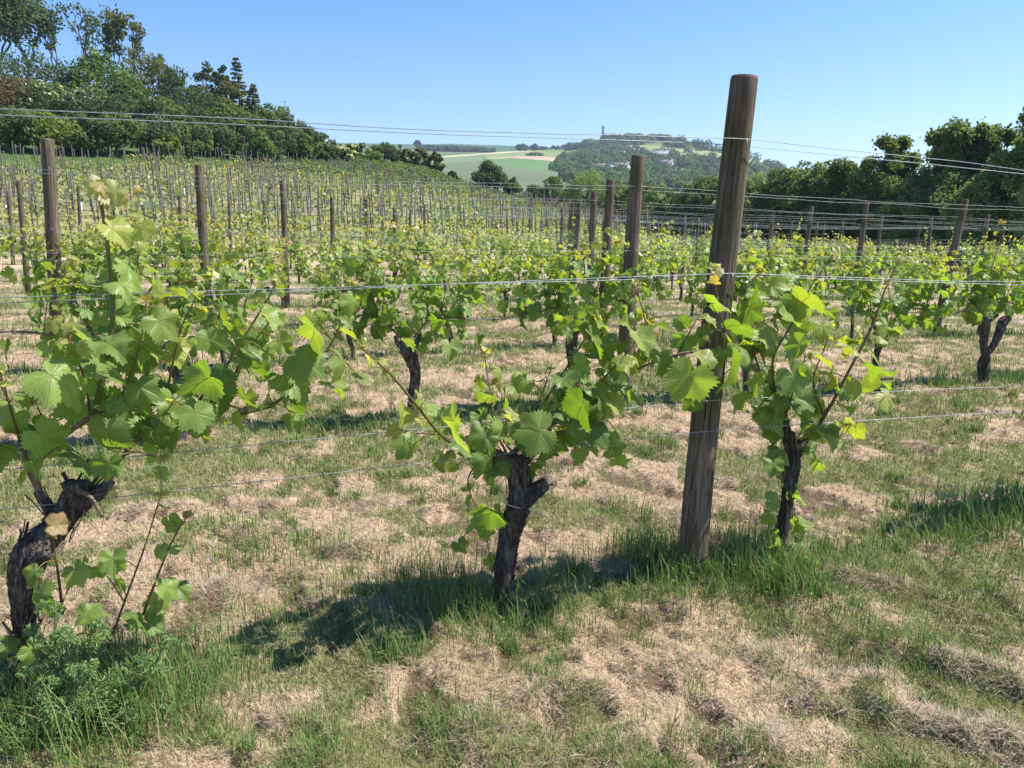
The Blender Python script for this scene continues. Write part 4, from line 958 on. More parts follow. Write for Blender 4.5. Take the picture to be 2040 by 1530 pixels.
# ------------------------------------------------------------------ thistle and soil heap
def thistle():
    b = ground_px(165, 1455); root = empty('thistle', (b[0], b[1], terr1(b[0], b[1]))); root.scale = (.85, .85, .95); tag(root, 'feathery grey green thistle growing at the foot of the bent black trunk', 'thistle')
    st = MB(); lf = MB()
    def frond(P, w):
        Q, rr = smooth_path(P, np.linspace(.003, .0012, len(P)), 6); st.add(*tube(Q, rr, 5), (.16, .23, .12))
        T = norm(np.gradient(Q, axis=0)); pos = []; tip = []; nr = []; sz = []
        for k in range(2, len(Q)):
            f = k / len(Q); s = norm(np.cross(T[k], [0, 0, 1.0]) + 1e-6); wid = w * math.sin(math.pi * min(1, f * .85 + .12))
            for sg in (-1, 1):
                for q in range(7):
                    pos.append(Q[k] + s * sg * wid * (.12 + .14 * q) + np.array([0, 0, 1.0]) * (.35 * wid * (q % 2) + rng.normal(0, .003))); tip.append(s * sg * rng.uniform(.4, 1) + T[k] * rng.uniform(-.2, 1) + rng.normal(0, .45, 3)); nr.append(np.array([0, 0, 1]) + rng.normal(0, .6, 3)); sz.append(rng.uniform(.006, .014))
        n = len(pos); c = rng.random((n, 1)); V = instance(QUAD[0], frames(np.array(tip), np.array(nr)) * (np.array(sz)[:, None] * np.array([[.38, 1, 1]]))[:, None, :], np.array(pos), np.array([.14, .24, .10]) * (1 - c) + np.array([.28, .38, .20]) * c)
        lf.add(*V)
    for k, (bx, by, ln) in enumerate([(0, 0, .44), (-.10, .03, .34), (.09, -.02, .36), (.17, .02, .24), (-.04, -.08, .26)]):
        tx = np.array([bx + rng.normal(0, .05), by + rng.normal(0, .03), ln]); b0 = np.array([bx * .5, by, 0])
        Q, rr = smooth_path([b0, (b0 + tx) * .5 + [rng.normal(0, .02), 0, 0], tx], [.006, .005, .003], 6); st.add(*tube(Q, rr, 6), (.19, .25, .14))
        for q in range(8):
            f = .15 + .85 * q / 8; p = np.array([np.interp(f * (len(Q) - 1), range(len(Q)), Q[:, c]) for c in range(3)]); d = k + q * 2.4; L = rng.uniform(.09, .17) * (1.3 - .85 * f)
            e = np.array([math.cos(d), math.sin(d), 0]); frond([p, p + e * L * .5 + [0, 0, .05], p + e * L + [0, 0, .05 - .05 * rng.random()]], L * .26)
    for d in (3.5, 4.2, 5.0, 5.7, -.2):
        e = np.array([math.cos(d), math.sin(d), 0]); L = rng.uniform(.16, .30); frond([[0, 0, .06], e * L * .5 + [0, 0, .15], e * L + [0, 0, .06]], .04)
    st.obj('stem', M_LEAF2, root); lf.obj('foliage', M_LEAF2, root)
thistle()
def molehill():
    g = ground_px(565, 1425); n = 26; a = np.linspace(0, 2 * np.pi, n, endpoint=False); rings = np.linspace(0, 1, 10)[1:]
    V = [[0, 0, .035]]
    for q in rings:
        for t in a:
            rr = q * .085 * (1 + .4 * (float(vnoise(np.cos(t) * 2 + 4, np.sin(t) * 2, 5)) - .5)); x = rr * math.cos(t); y = rr * math.sin(t)
            V.append([x, y, .036 * (1 - q ** 2) + .030 * (float(fbm(x * 45, y * 45, 8, 3)) - .5) * (1.2 - q) - .012 * (q > .95)])
    L = []; S = []
    for k in range(n): L += [0, 1 + k, 1 + (k + 1) % n]; S.append(3)
    for r in range(len(rings) - 1):
        for k in range(n): o = 1 + r * n; L += [o + k, o + n + k, o + n + (k + 1) % n, o + (k + 1) % n]; S.append(4)
    mb = MB(); mb.add(V, L, S, (1, 1, 1)); o = mb.obj('soil_heap', M_SOIL); o.location = (g[0], g[1], terr1(g[0], g[1]) - .004); tag(o, 'small heap of crumbly brown soil in the dry grass at the bottom left', 'soil heap')
molehill()

# ------------------------------------------------------------------ young block on the far slope
def young_vine_mesh(k):
    r2 = np.random.default_rng(700 + k); n = 50
    x = r2.normal(0, .40, n); y = r2.normal(0, .14, n); z = r2.uniform(.35, 1.15, n) - .15 * np.abs(x)
    tip = np.column_stack([r2.normal(.3, .8, n), r2.normal(0, .8, n), r2.uniform(-1, .3, n)]); nr = np.column_stack([r2.normal(0, .5, n), r2.normal(-.2, .5, n), np.full(n, .8)])
    c = r2.random((n, 1)); y_ = (r2.random((n, 1)) < .2)
    col = np.array([.13, .19, .07]) * (1 - c) + np.array([.27, .31, .14]) * c; col = np.where(y_, np.array([.40, .33, .20]), col)
    mb = MB(); mb.add(*instance(QUAD[k % 2], frames(tip, nr) * r2.uniform(.095, .165, n)[:, None, None], np.column_stack([x, y, z]), col))
    mb.add(*tube(np.array([[0, 0, -.05], [r2.normal(0, .03), 0, .3], [r2.normal(0, .05), 0, .65]]), [.03, .025, .02], 4), (.08, .06, .045))
    return mb
def far_block():
    V = []; ST = []
    n = N1 + DN * MAXROW - .6
    while n < 112:
        u = -1.3 * n
        while u < 1.9 * n:
            p = un(u + rng.normal(0, .1), n); az = math.atan2(p[0], p[1]); r = math.hypot(*p)
            if abs(az) < R_(35.5) and r < edge_r(np.array([az]))[0] - (.5 if p[0] < 10 else 2) and p[1] > 5:
                if rng.random() > .06: V.append((r, p[0], p[1]))
                for du in (.1, .9):
                    if rng.random() > .26: q = un(u + du + rng.normal(0, .1), n); ST.append((r, q[0], q[1]))
            u += 1.65 + rng.normal(0, .06)
        n += 2.35
    print('far vines', len(V), 'stakes', len(ST))
    V.sort(); ST.sort()
    meshes = [young_vine_mesh(k).mesh('young_vine', M_LEAF2) for k in range(8)]
    zs = terr(np.array([v[1] for v in V]), np.array([v[2] for v in V]))
    wh = lambda x: 'on the left' if x < -12 else 'left of the middle' if x < 0 else 'by the receding posts' if x < 12 else 'before the right hedge'
    for k, (r, x, y) in enumerate(V[:300]):
        o = link('young_vine', meshes[int(rng.integers(0, 8))]); s = rng.uniform(.85, 1.15); o.scale = (s, s, s * rng.uniform(.85, 1.2)); o.location = (x, y, zs[k]); o.rotation_euler = (0, 0, ROW_ANG + rng.choice([0, math.pi]) + rng.normal(0, .1))
        tag(o, 'small young vine in the nearer rows of the far staked block, ' + wh(x), 'vine', 'young vines of the far staked block')
    mbs = [young_vine_mesh(20 + k) for k in range(6)]; mb = MB()
    parts = [(np.concatenate(m.V), np.concatenate(m.L), np.concatenate(m.S), np.concatenate(m.C)) for m in mbs]
    for k, (r, x, y) in enumerate(V[300:]):
        v, L, S, C = parts[int(rng.integers(0, 6))]; a = ROW_ANG + rng.choice([0, math.pi]); ca, sa = math.cos(a), math.sin(a); s = rng.uniform(.85, 1.15)
        w = np.column_stack([v[:, 0] * ca - v[:, 1] * sa, v[:, 0] * sa + v[:, 1] * ca, v[:, 2]]) * s + [x, y, zs[300 + k]]; mb.add(w, L, S, C)
    if len(V) > 300: tag(mb.obj('distant_young_vines', M_LEAF2), 'mass of young vines covering the far slope up to the wood', 'vines', kind='stuff')
    sm = []
    for k in range(5):
        h = 1.72 + .10 * k; m = MB(); m.add(*tube(np.array([[0, 0, -.1], [.01 * k - .02, 0, h * .5], [.03 * (k - 2), .01, h]]), [.030, .030, .028], 6)); sm.append(m)
    sme = [m.mesh('vine_stake', M_STAKE) for m in sm]
    zs = terr(np.array([v[1] for v in ST]), np.array([v[2] for v in ST]))
    for k, (r, x, y) in enumerate(ST[:300]):
        o = link('vine_stake', sme[int(rng.integers(0, 5))]); o.location = (x, y, zs[k]); o.rotation_euler = (rng.normal(0, .03), rng.normal(0, .04), rng.uniform(0, 6)); o.scale = (1, 1, rng.uniform(.9, 1.12))
        tag(o, 'thin grey stake in the nearer rows of the far block, ' + wh(x), 'stake', 'thin stakes of the far block')
    mb = MB()
    for k, (r, x, y) in enumerate(ST[300:]):
        m = sm[int(rng.integers(0, 5))]; mb.add(m.V[0] * [1, 1, rng.uniform(.9, 1.12)] + [x, y, zs[300 + k]], m.L[0], m.S[0])
    if len(ST) > 300: tag(mb.obj('distant_stakes', M_STAKE), 'mass of thin grey stakes standing across the far slope', 'stakes', kind='stuff')
    # white guards
    gm = MB(); gm.add(*tube(np.array([[0, 0, 0], [0, 0, .3], [0, 0, .55]]), [.05, .05, .05], 8)); gmesh = gm.mesh('vine_guard', M_GUARD)
    for px, r in [(10, 40), (112, 46), (160, 42), (272, 38), (350, 54), (368, 52), (520, 56), (300, 58)]:
        a = az_of(px); x, y = r * math.sin(a), r * math.cos(a); o = link('vine_guard', gmesh); o.location = (x, y, terr1(x, y) + .2); tag(o, 'small white plastic guard on a young vine on the left far slope', 'vine guard', 'white vine guards on the far slope')
    # a few wires of the far block
    n = N1 + DN * MAXROW - .6; k = 0
    while n < 60:
        uu = np.arange(-1.1 * n, 1.7 * n, 1.5); x = U2[0] * uu + N2[0] * n; y = U2[1] * uu + N2[1] * n; az = np.arctan2(x, y); ok = (np.abs(az) < R_(37)) & (np.hypot(x, y) < edge_r(np.clip(az, TAZ[0], TAZ[-1])) - 2)
        if ok.sum() > 4:
            for h in (1.0, 1.6):
                P = np.column_stack([x, y, terr(x, y) + h])[ok]; mb = MB(); mb.add(*tube(P, .0024, 3, False)); tag(mb.obj('trellis_wire', M_WIRE), 'thin wire strung between the stakes of the far block', 'wire', WG)
        n += 2.35 * 2; k += 1
far_block()

# ------------------------------------------------------------------ trees
def clump_leaves(mb, centers, radii, nper, size, c0, c1, r2, shell=.55, flat=.8, flower=0.0, fcol=(.75, .70, .52), c2=None):
    for (c, R) in zip(centers, radii):
        n = int(nper * (R ** 2) / (np.mean(radii) ** 2)) + 3
        d = norm(r2.normal(0, 1, (n, 3))); rad = R * (shell + (1 - shell) * r2.random(n) ** .6) * (1 + .22 * r2.normal(0, 1, n) * .5)
        p = c + d * rad[:, None] * [1, 1, flat]
        nr = d + r2.normal(0, .45, (n, 3)) + [0, 0, .35]; tip = np.cross(nr, r2.normal(0, 1, (n, 3))) + [0, 0, -.3]
        k = r2.random((n, 1)); base = np.array(c0) * (1 - k) + np.array(c1) * k; base = base * (.8 + .4 * r2.random())
        if c2 is not None and r2.random() < .3: base = base * .4 + np.array(c2) * .6
        if flower > 0:
            fl = (r2.random((n, 1)) < flower) & (d[:, 2:3] > -.1); base = np.where(fl, np.array(fcol), base)
        mb.add(*instance(QUAD[0], frames(tip, nr) * (size * r2.uniform(.6, 1.3, n))[:, None, None], p, base))
def limb(mb, a, b, r0, r1, r2, ns=6):
    a = np.array(a, float); b = np.array(b, float); L = np.linalg.norm(b - a); m1 = a + (b - a) * .35 + r2.normal(0, .05, 3) * L; m2 = a + (b - a) * .7 + r2.normal(0, .05, 3) * L
    Q, rr = smooth_path([a, m1, m2, b], np.linspace(r0, r1, 4), 3); mb.add(*tube(Q, rr, ns))
def dense_tree(h, w, seed, c0, c1, leaf=.2, nper=70, nc=46, low=.06, flower=0, c2=None, top=1.0):
    r2 = np.random.default_rng(seed); cen = []; rad = []
    for k in range(nc):
        d = norm(r2.normal(0, 1, 3)); q = r2.uniform(.35, 1.0) ** .5; zf = (d[2] * q + 1) / 2
        wid = w * .5 * np.interp(zf, [0, .25, .6, 1], [.85, 1.0, .85, .4 * top])
        R = w * r2.uniform(.10, .19) * np.interp(zf, [0, .6, 1], [1, 1, .75])
        cen.append([d[0] * q * wid * .92, d[1] * q * wid * .92, h * low + R * .5 + zf * (h * (1 - low) - R * 1.4)]); rad.append(R)
    cen = np.array(cen); rad = np.array(rad); zt = (cen[:, 2] + rad * .75).max(); cen[:, 2] *= h / zt; xt = np.percentile(np.abs(cen[:, :2]) + rad[:, None] * .75, 96); cen[:, :2] *= w * .54 / xt
    crown = MB(); clump_leaves(crown, np.array(cen), rad, nper, leaf, c0, c1, r2, flower=flower, c2=c2)
    tr = MB(); limb(tr, [0, 0, -.4], [r2.normal(0, .03) * w, 0, h * .6], h * .028 + .05, h * .012 + .02, r2, 8)
    for k in r2.choice(nc, min(nc, 16), False): limb(tr, [0, 0, h * r2.uniform(.12, .5)], cen[k], h * .011 + .02, .02, r2, 5)
    return tr, crown
def airy_tree(h, w, seed, c0, c1, leaf=.2, nl=1500, lean=0.0, fork=.35, dens=1.0):
    """trunk forking into visible limbs, thin leafy crown"""
    r2 = np.random.default_rng(seed); tr = MB(); tips = []
    def rec(p, d, L, r, lv):
        e = p + d * L; limb(tr, p, e, r, r * .62, r2, 6 if lv < 2 else 4)
        if lv >= 4: tips.append(e); return
        if lv >= 2: tips.append(p + d * L * .6)
        for k in range(3 if lv < 2 else 2):
            a = r2.uniform(0, 6.28); sp = r2.uniform(.35, .75); side = np.array([math.cos(a), math.sin(a), .15]) * (w / h * 1.3)
            rec(e, norm(d + side * sp + [lean, 0, .15]), L * r2.uniform(.62, .82), r * .6, lv + 1)
    rec(np.array([0, 0, -.5]), norm(np.array([lean * .4, r2.normal(0, .05), 1])), h * fork, h * .017 + .03, 0)
    T = np.array(tips); zmax = T[:, 2].max(); xs = max(np.abs(T[:, 0]).max(), .1)
    sc = np.array([w * .5 / xs, w * .5 / xs, h / zmax])
    for k in range(len(tr.V)): tr.V[k] = tr.V[k] * sc
    T = T * sc; crown = MB(); n = int(nl * dens); i = r2.integers(0, len(T), n)
    p = T[i] + r2.normal(0, w * .06, (n, 3)); nr = r2.normal(0, 1, (n, 3)) + [0, 0, .6]; k = r2.random((n, 1))
    crown.add(*instance(QUAD[0], frames(r2.normal(0, 1, (n, 3)), nr) * (leaf * r2.uniform(.6, 1.3, n))[:, None, None], p, np.array(c0) * (1 - k) + np.array(c1) * k))
    return tr, crown
def conifer(h, w, seed, c0, c1, bare=.15):
    r2 = np.random.default_rng(seed); tr = MB(); cr = MB(); tr.add(*tube(np.array([[0, 0, -.4], [.05, 0, h * .5], [0, 0, h]]), [h * .016, h * .010, .02], 6))
    z = h * bare
    while z < h * .985:
        f = (z - h * bare) / (h * (1 - bare)); n = 6
        for k in range(n):
            a = r2.uniform(0, 6.28); L = w * .5 * (1 - f) ** .85 * r2.uniform(.55, 1.15) + .15; e = np.array([math.cos(a), math.sin(a), 0])
            P = [[0, 0, z], e * L * .55 + [0, 0, z + L * .04], e * L + [0, 0, z - L * .10 + .12 * L * (f > .5)]]; Q, rr = smooth_path(P, [.035, .022, .01], 3); tr.add(*tube(Q, rr, 4))
            m = int(16 + 30 * L); t = r2.uniform(.2, 1, m); p = np.column_stack([np.interp(t, np.linspace(0, 1, len(Q)), Q[:, c]) for c in range(3)]) + r2.normal(0, .07, (m, 3)) * [1, 1, .7] + [0, 0, -.05]
            c = r2.random((m, 1)); cr.add(*instance(QUAD[1], frames(np.tile(e, (m, 1)) + r2.normal(0, .5, (m, 3)) + [0, 0, -.3], r2.normal(0, .6, (m, 3)) + [0, 0, 1]) * (r2.uniform(.12, .26, m)[:, None] * np.array([[.6, 1, 1]]))[:, None, :], p, np.array(c0) * (1 - c) + np.array(c1) * c))
        z += h * .036 * r2.uniform(.8, 1.25)
    return tr, cr
DG = ((.065, .10, .04), (.12, .16, .062)); MG = ((.095, .135, .045), (.165, .21, .072)); LG = ((.090, .150, .035), (.16, .235, .065)); GG = ((.080, .115, .065), (.14, .18, .095)); BR = ((.12, .085, .035), (.22, .16, .07)); OL = ((.10, .11, .035), (.18, .18, .06)); YG = ((.13, .17, .03), (.22, .26, .06)); HD = ((.14, .20, .08), (.25, .32, .125))
def place(px, ytop, ybase, wpx, r, kind, label, cat='tree', name=None, group=None, seed=None, **kw):
    b = at_r(px, ybase, r); x, y = b[0], b[1]; z = terr1(x, y, False)
    D = y * CP; top = at_r(px, ytop, r)[2]; h = max(top - z, .6); w = wpx * D / F_PX
    seed = seed if seed is not None else int(px * 7 + ytop)
    cols = {'d': DG, 'm': MG, 'l': LG, 'g': GG, 'b': BR, 'o': OL, 'y': YG, 'h': HD}[kind[1]]
    if kind[0] == 'D': tr, cr = dense_tree(h, w, seed, *cols, **kw)
    elif kind[0] == 'A': tr, cr = airy_tree(h, w, seed, *cols, **kw)
    else: tr, cr = conifer(h, w, seed, *cols, **kw)
    root = empty(name or ('bush' if cat in ('bush', 'shrub') else 'tree'), (x, y, z)); tag(root, label, cat, group)
    tr.obj('trunk', M_TBARK, root); cr.obj('crown', M_TREE, root)
    return root
WD = 'trees and bushes of the wood on the left slope'
# skyline trees (thin crowns with visible limbs)
for a in [(5, -25, 150, 150, 128, 'Ao', 'tall loose crowned tree at the top left corner of the wood', dict(nl=2600, leaf=.28)), (62, 5, 140, 130, 126, 'Ag', 'hazy grey green tree at the top left, second along the skyline', dict(nl=2300, leaf=.28)), (116, 22, 150, 62, 124, 'Ag', 'slender thin leaved tree on the skyline with a straight stem', dict(nl=700, leaf=.24)),
          (172, 22, 140, 86, 122, 'Ag', 'thin leaved skyline tree with bare curving limbs, left of the rounder one', dict(nl=800, leaf=.24, lean=.12)), (222, 26, 130, 92, 120, 'Ao', 'umbrella crowned skyline tree with several bare stems', dict(nl=1100, leaf=.26, lean=.12)), (262, 50, 130, 60, 118, 'Ao', 'wispy skyline tree bending right at the end of the thin row', dict(nl=450, leaf=.22, lean=.2)),
          (342, 140, 230, 70, 112, 'Ag', 'pale wispy tree in the gap of the wood', dict(nl=700, leaf=.22, lean=.1)), (575, 206, 250, 30, 108, 'Ag', 'tiny bare sapling on the right shoulder of the wood', dict(nl=60, leaf=.2))]:
    place(*a[:6], a[6], 'tree', 'tree', WD, **a[7])
for a in [(60, 92, 220, 190, 112, 'Dg', 'broad grey green tree below the thin skyline trees', dict(nc=60)), (205, 98, 220, 140, 108, 'Dl', 'bright green round maple standing out of the wood', dict(nc=60, leaf=.26, nper=80)), (262, 150, 230, 90, 104, 'Dl', 'lower bright green bush in front of the maple', dict(nc=40)), (292, 86, 220, 110, 116, 'Do', 'brownish green tree right of the bright maple', dict(nc=44)), (325, 108, 220, 60, 118, 'Dd', 'dark narrow tree leaning out at the gap in the wood', dict(nc=30)),
          (418, 120, 230, 66, 110, 'Dd', 'dark oak poking up left of the conifer', dict(nc=34)), (446, 128, 230, 46, 111, 'Dd', 'small dark tree top beside the conifer', dict(nc=22)), (395, 168, 270, 120, 104, 'Dd', 'dark green domed tree right of the gap', dict(nc=60)), (462, 158, 260, 70, 106, 'Do', 'brownish dome just below the conifer', dict(nc=36)), (470, 205, 290, 150, 99, 'Dm', 'wide green tree under the conifer', dict(nc=60)), (545, 205, 300, 90, 100, 'Dm', 'green tree on the falling right edge of the wood', dict(nc=44)),
          (600, 238, 310, 80, 99, 'Dm', 'green tree two before the low end of the wood', dict(nc=40)), (640, 262, 322, 70, 98, 'Dd', 'last dark tree at the low right end of the wood', dict(nc=36))]:
    place(*a[:6], a[6], 'tree', 'tree', WD, **a[7])
place(478, 108, 230, 68, 107, 'Co', 'brownish conifer with layered drooping branches on the skyline', 'conifer', 'conifer_tree', WD, bare=.1)
place(508, 165, 250, 62, 104, 'Co', 'shorter brownish conifer right of the taller one', 'conifer', 'conifer_tree', WD, bare=.05)
for k, a in enumerate([(30, 150, 260, 130, 100, 'Db', 'rust brown bush at the left edge of the wood'), (105, 160, 260, 120, 99, 'Dm', 'elder bush dotted with creamy flowers in the wood'), (180, 165, 260, 120, 99, 'Dg', 'grey green bush right of the elder bush'), (250, 190, 270, 110, 97, 'Dd', 'dark bush below the bright maple'), (325, 190, 280, 100, 98, 'Dm', 'mid green bush under the gap in the wood'), (20, 205, 315, 140, 78, 'Dm', 'front bush at the far left edge of the wood'), (90, 215, 315, 120, 79, 'Dy', 'yellowish front bush of the wood, second from the left'),
              (165, 222, 315, 120, 80, 'Dd', 'dark front bush of the wood behind the left posts'), (235, 220, 315, 120, 82, 'Dm', 'broad green front bush between the two left posts'), (310, 226, 316, 110, 84, 'Dg', 'grey green front bush of the wood left of the second post'), (375, 232, 316, 90, 85, 'Dm', 'green front bush above the second thick post'), (430, 240, 314, 90, 90, 'Dd', 'dark front bush at the grassy corner'), (490, 238, 316, 90, 92, 'Dm', 'leafy front bush with pale leaves, right of the grassy corner'),
              (545, 245, 322, 80, 93, 'Dd', 'very dark front bush of the wood'), (600, 262, 326, 70, 95, 'Dm', 'green front bush near the low end of the wood'), (655, 285, 332, 50, 96, 'Dm', 'low front bush where the wood meets the bank'), (530, 215, 300, 70, 97, 'Dy', 'yellow green bush in the right part of the wood'), (335, 265, 318, 60, 82, 'Dy', 'low yellowish bush on the wood edge'), (520, 262, 320, 60, 89, 'Dl', 'bright low bush on the wood edge'), (440, 205, 300, 80, 98, 'Dl', 'light green tree crown in the middle of the right wood')]):
    kw = dict(nc=40)
    if 'elder' in a[6]: kw['flower'] = .10
    place(*a, 'bush', 'bush', WD, **kw)
# bank and crest
BK = 'bushes on the bank beyond the young block'
for a in [(692, 284, 332, 44, 97, 'Dm', 'elder bush heavy with white flowers at the foot of the bank', dict(nc=26, flower=.42, leaf=.2)), (722, 284, 318, 46, 112, 'Dm', 'pale flowered elder bush on the crest of the bank', dict(nc=24, flower=.25)), (765, 282, 318, 60, 116, 'Dd', 'dark hawthorn on the crest of the bank', dict(nc=30)), (800, 288, 318, 50, 118, 'Dd', 'second dark hawthorn along the crest', dict(nc=26)), (835, 294, 328, 44, 112, 'Do', 'brownish round bush on the crest, third along', dict(nc=24)), (868, 302, 334, 38, 110, 'Do', 'last round brownish bush where the crest drops', dict(nc=22)),
          (812, 296, 330, 34, 111, 'Dm', 'flowering bush between the round crest bushes', dict(nc=16, flower=.25)), (745, 300, 330, 50, 104, 'Dl', 'green scrub bush in the middle of the bank', dict(nc=20)), (900, 340, 356, 22, 104, 'Dd', 'small bush low on the bank', dict(nc=12)), (975, 317, 370, 66, 108, 'Dd', 'lone dark rounded bush on the slope crest before the far fields', dict(nc=50)), (1022, 352, 384, 42, 108, 'Dm', 'low green bush right of the lone dark bush', dict(nc=22))]:
    place(*a[:6], a[6], 'bush', 'bush', BK, **a[7])
def scrub():
    mb = MB(); r2 = np.random.default_rng(5)
    cen = []; rad = []
    for _ in range(1500):
        px = r2.uniform(560, 1010); a = az_of(px); re = edge_r(np.array([a]))[0]; r = re + r2.uniform(.5, np.interp(px, [560, 700, 860, 1010], [5, 34, 30, 12])); x, y = r * math.sin(a), r * math.cos(a)
        R = r2.uniform(.35, .8); cen.append([x, y, terr1(x, y, False) + R * .25]); rad.append(R)
    clump_leaves(mb, np.array(cen), rad, 26, .2, (.07, .11, .035), (.15, .20, .07), r2, c2=(.15, .2, .09))
    tag(mb.obj('bank_scrub', M_TREE), 'rough green bramble and nettle scrub covering the bank', 'scrub', kind='stuff')
scrub()
HG = 'hedge trees along the lower right edge of the vineyard'
for k, a in enumerate([(1062, 366, 412, 60, 104, 'Dm', 'low hedge bush at the left end of the valley hedge', {}), (1100, 350, 420, 56, 102, 'Dl', 'bright round bush in the valley hedge', {}), (1140, 368, 428, 60, 100, 'Dh', 'low dark bush of the valley hedge', {}), (1170, 334, 440, 90, 92, 'Dh', 'big dark bush of the valley hedge, left of the receding posts', dict(nc=54)), (1225, 352, 455, 80, 82, 'Dh', 'dark hedge tree behind the receding posts', dict(nc=46)), (1285, 364, 472, 80, 74, 'Dm', 'mid green hedge tree right of the receding posts', dict(nc=46)),
          (1335, 378, 485, 80, 66, 'Dm', 'light topped hedge bush left of the foreground post', dict(nc=46)), (1395, 346, 498, 110, 62, 'Dg', 'grey green hedge tree just left of the foreground post', dict(nc=56)), (1452, 342, 505, 90, 58, 'Dm', 'hedge tree hidden behind the foreground post', dict(nc=46)), (1512, 340, 510, 100, 55, 'Dh', 'hedge tree right after the foreground post', dict(nc=50)), (1582, 318, 515, 120, 53, 'Dm', 'broad hedge tree with feathery top, midway right', dict(nc=60)),
          (1655, 314, 518, 120, 51, 'Dm', 'pale sunlit hedge tree beside the airy one', dict(nc=60)), (1722, 308, 520, 110, 49, 'Dh', 'dark low hedge tree under the airy crown', dict(nc=56)), (1905, 300, 524, 150, 46, 'Dh', 'dark lower hedge tree before the tall right trees', dict(nc=66)), (1830, 330, 523, 130, 47, 'Dh', 'dark hedge bush below the tall tree', dict(nc=60)), (1990, 290, 526, 150, 43, 'Dh', 'very dark hedge tree at the right edge', dict(nc=66)), (2080, 250, 527, 160, 42, 'Dh', 'dark tree leaving the right edge of the photo', dict(nc=66)),
          (1255, 372, 465, 60, 78, 'Dm', 'low hedge bush between two hedge trees beside the receding posts', {}), (1310, 366, 480, 80, 70, 'Dh', 'dark hedge tree half hidden by the second post', dict(nc=46)), (1365, 364, 492, 90, 64, 'Dh', 'dark hedge bush two trees left of the foreground post', dict(nc=46)), (1425, 350, 502, 90, 60, 'Dm', 'green hedge bush touching the left side of the foreground post', dict(nc=50)),
          (1480, 352, 508, 90, 57, 'Dm', 'green hedge bush touching the right side of the foreground post', dict(nc=50)), (1545, 332, 512, 100, 54, 'Dm', 'hedge tree between the dark one and the broad feathery one', dict(nc=56)), (1618, 322, 516, 110, 52, 'Dh', 'dark hedge tree between two paler ones', dict(nc=56)), (1690, 318, 519, 110, 50, 'Dm', 'green hedge tree left of the airy tall one', dict(nc=56)), (1762, 318, 521, 120, 48, 'Dm', 'green hedge tree filling the foot of the airy tall one', dict(nc=60)), (1800, 340, 522, 120, 46, 'Dh', 'dark hedge bush under the gap of sky', dict(nc=60)), (1870, 330, 524, 130, 45, 'Dh', 'dark hedge bush beneath the tall loose tree', dict(nc=60)), (1945, 335, 526, 130, 43, 'Dh', 'dark hedge bush beneath the light green tree', dict(nc=60))]):
    place(*a[:6], a[6], 'tree', 'hedge_tree', HG, **dict(dict(leaf=.10, nper=170, low=.0), **a[7]))
for a in [(1778, 280, 520, 88, 49, 'Am', 'airy tall hedge tree with ragged top', dict(nl=7000, leaf=.12, fork=.22)), (1868, 258, 522, 110, 47, 'Am', 'tall loose hedge tree with a gap of sky at its left', dict(nl=7000, leaf=.12, fork=.22)), (1940, 256, 524, 100, 46, 'Am', 'tall light green hedge tree, second from the right edge', dict(nl=7000, leaf=.12, fork=.22)), (2055, 228, 526, 110, 44, 'Ah', 'tallest dark hedge tree cut by the right edge', dict(nl=7000, leaf=.12, fork=.22))]:
    place(*a[:6], a[6], 'tree', 'hedge_tree', HG, **a[7])

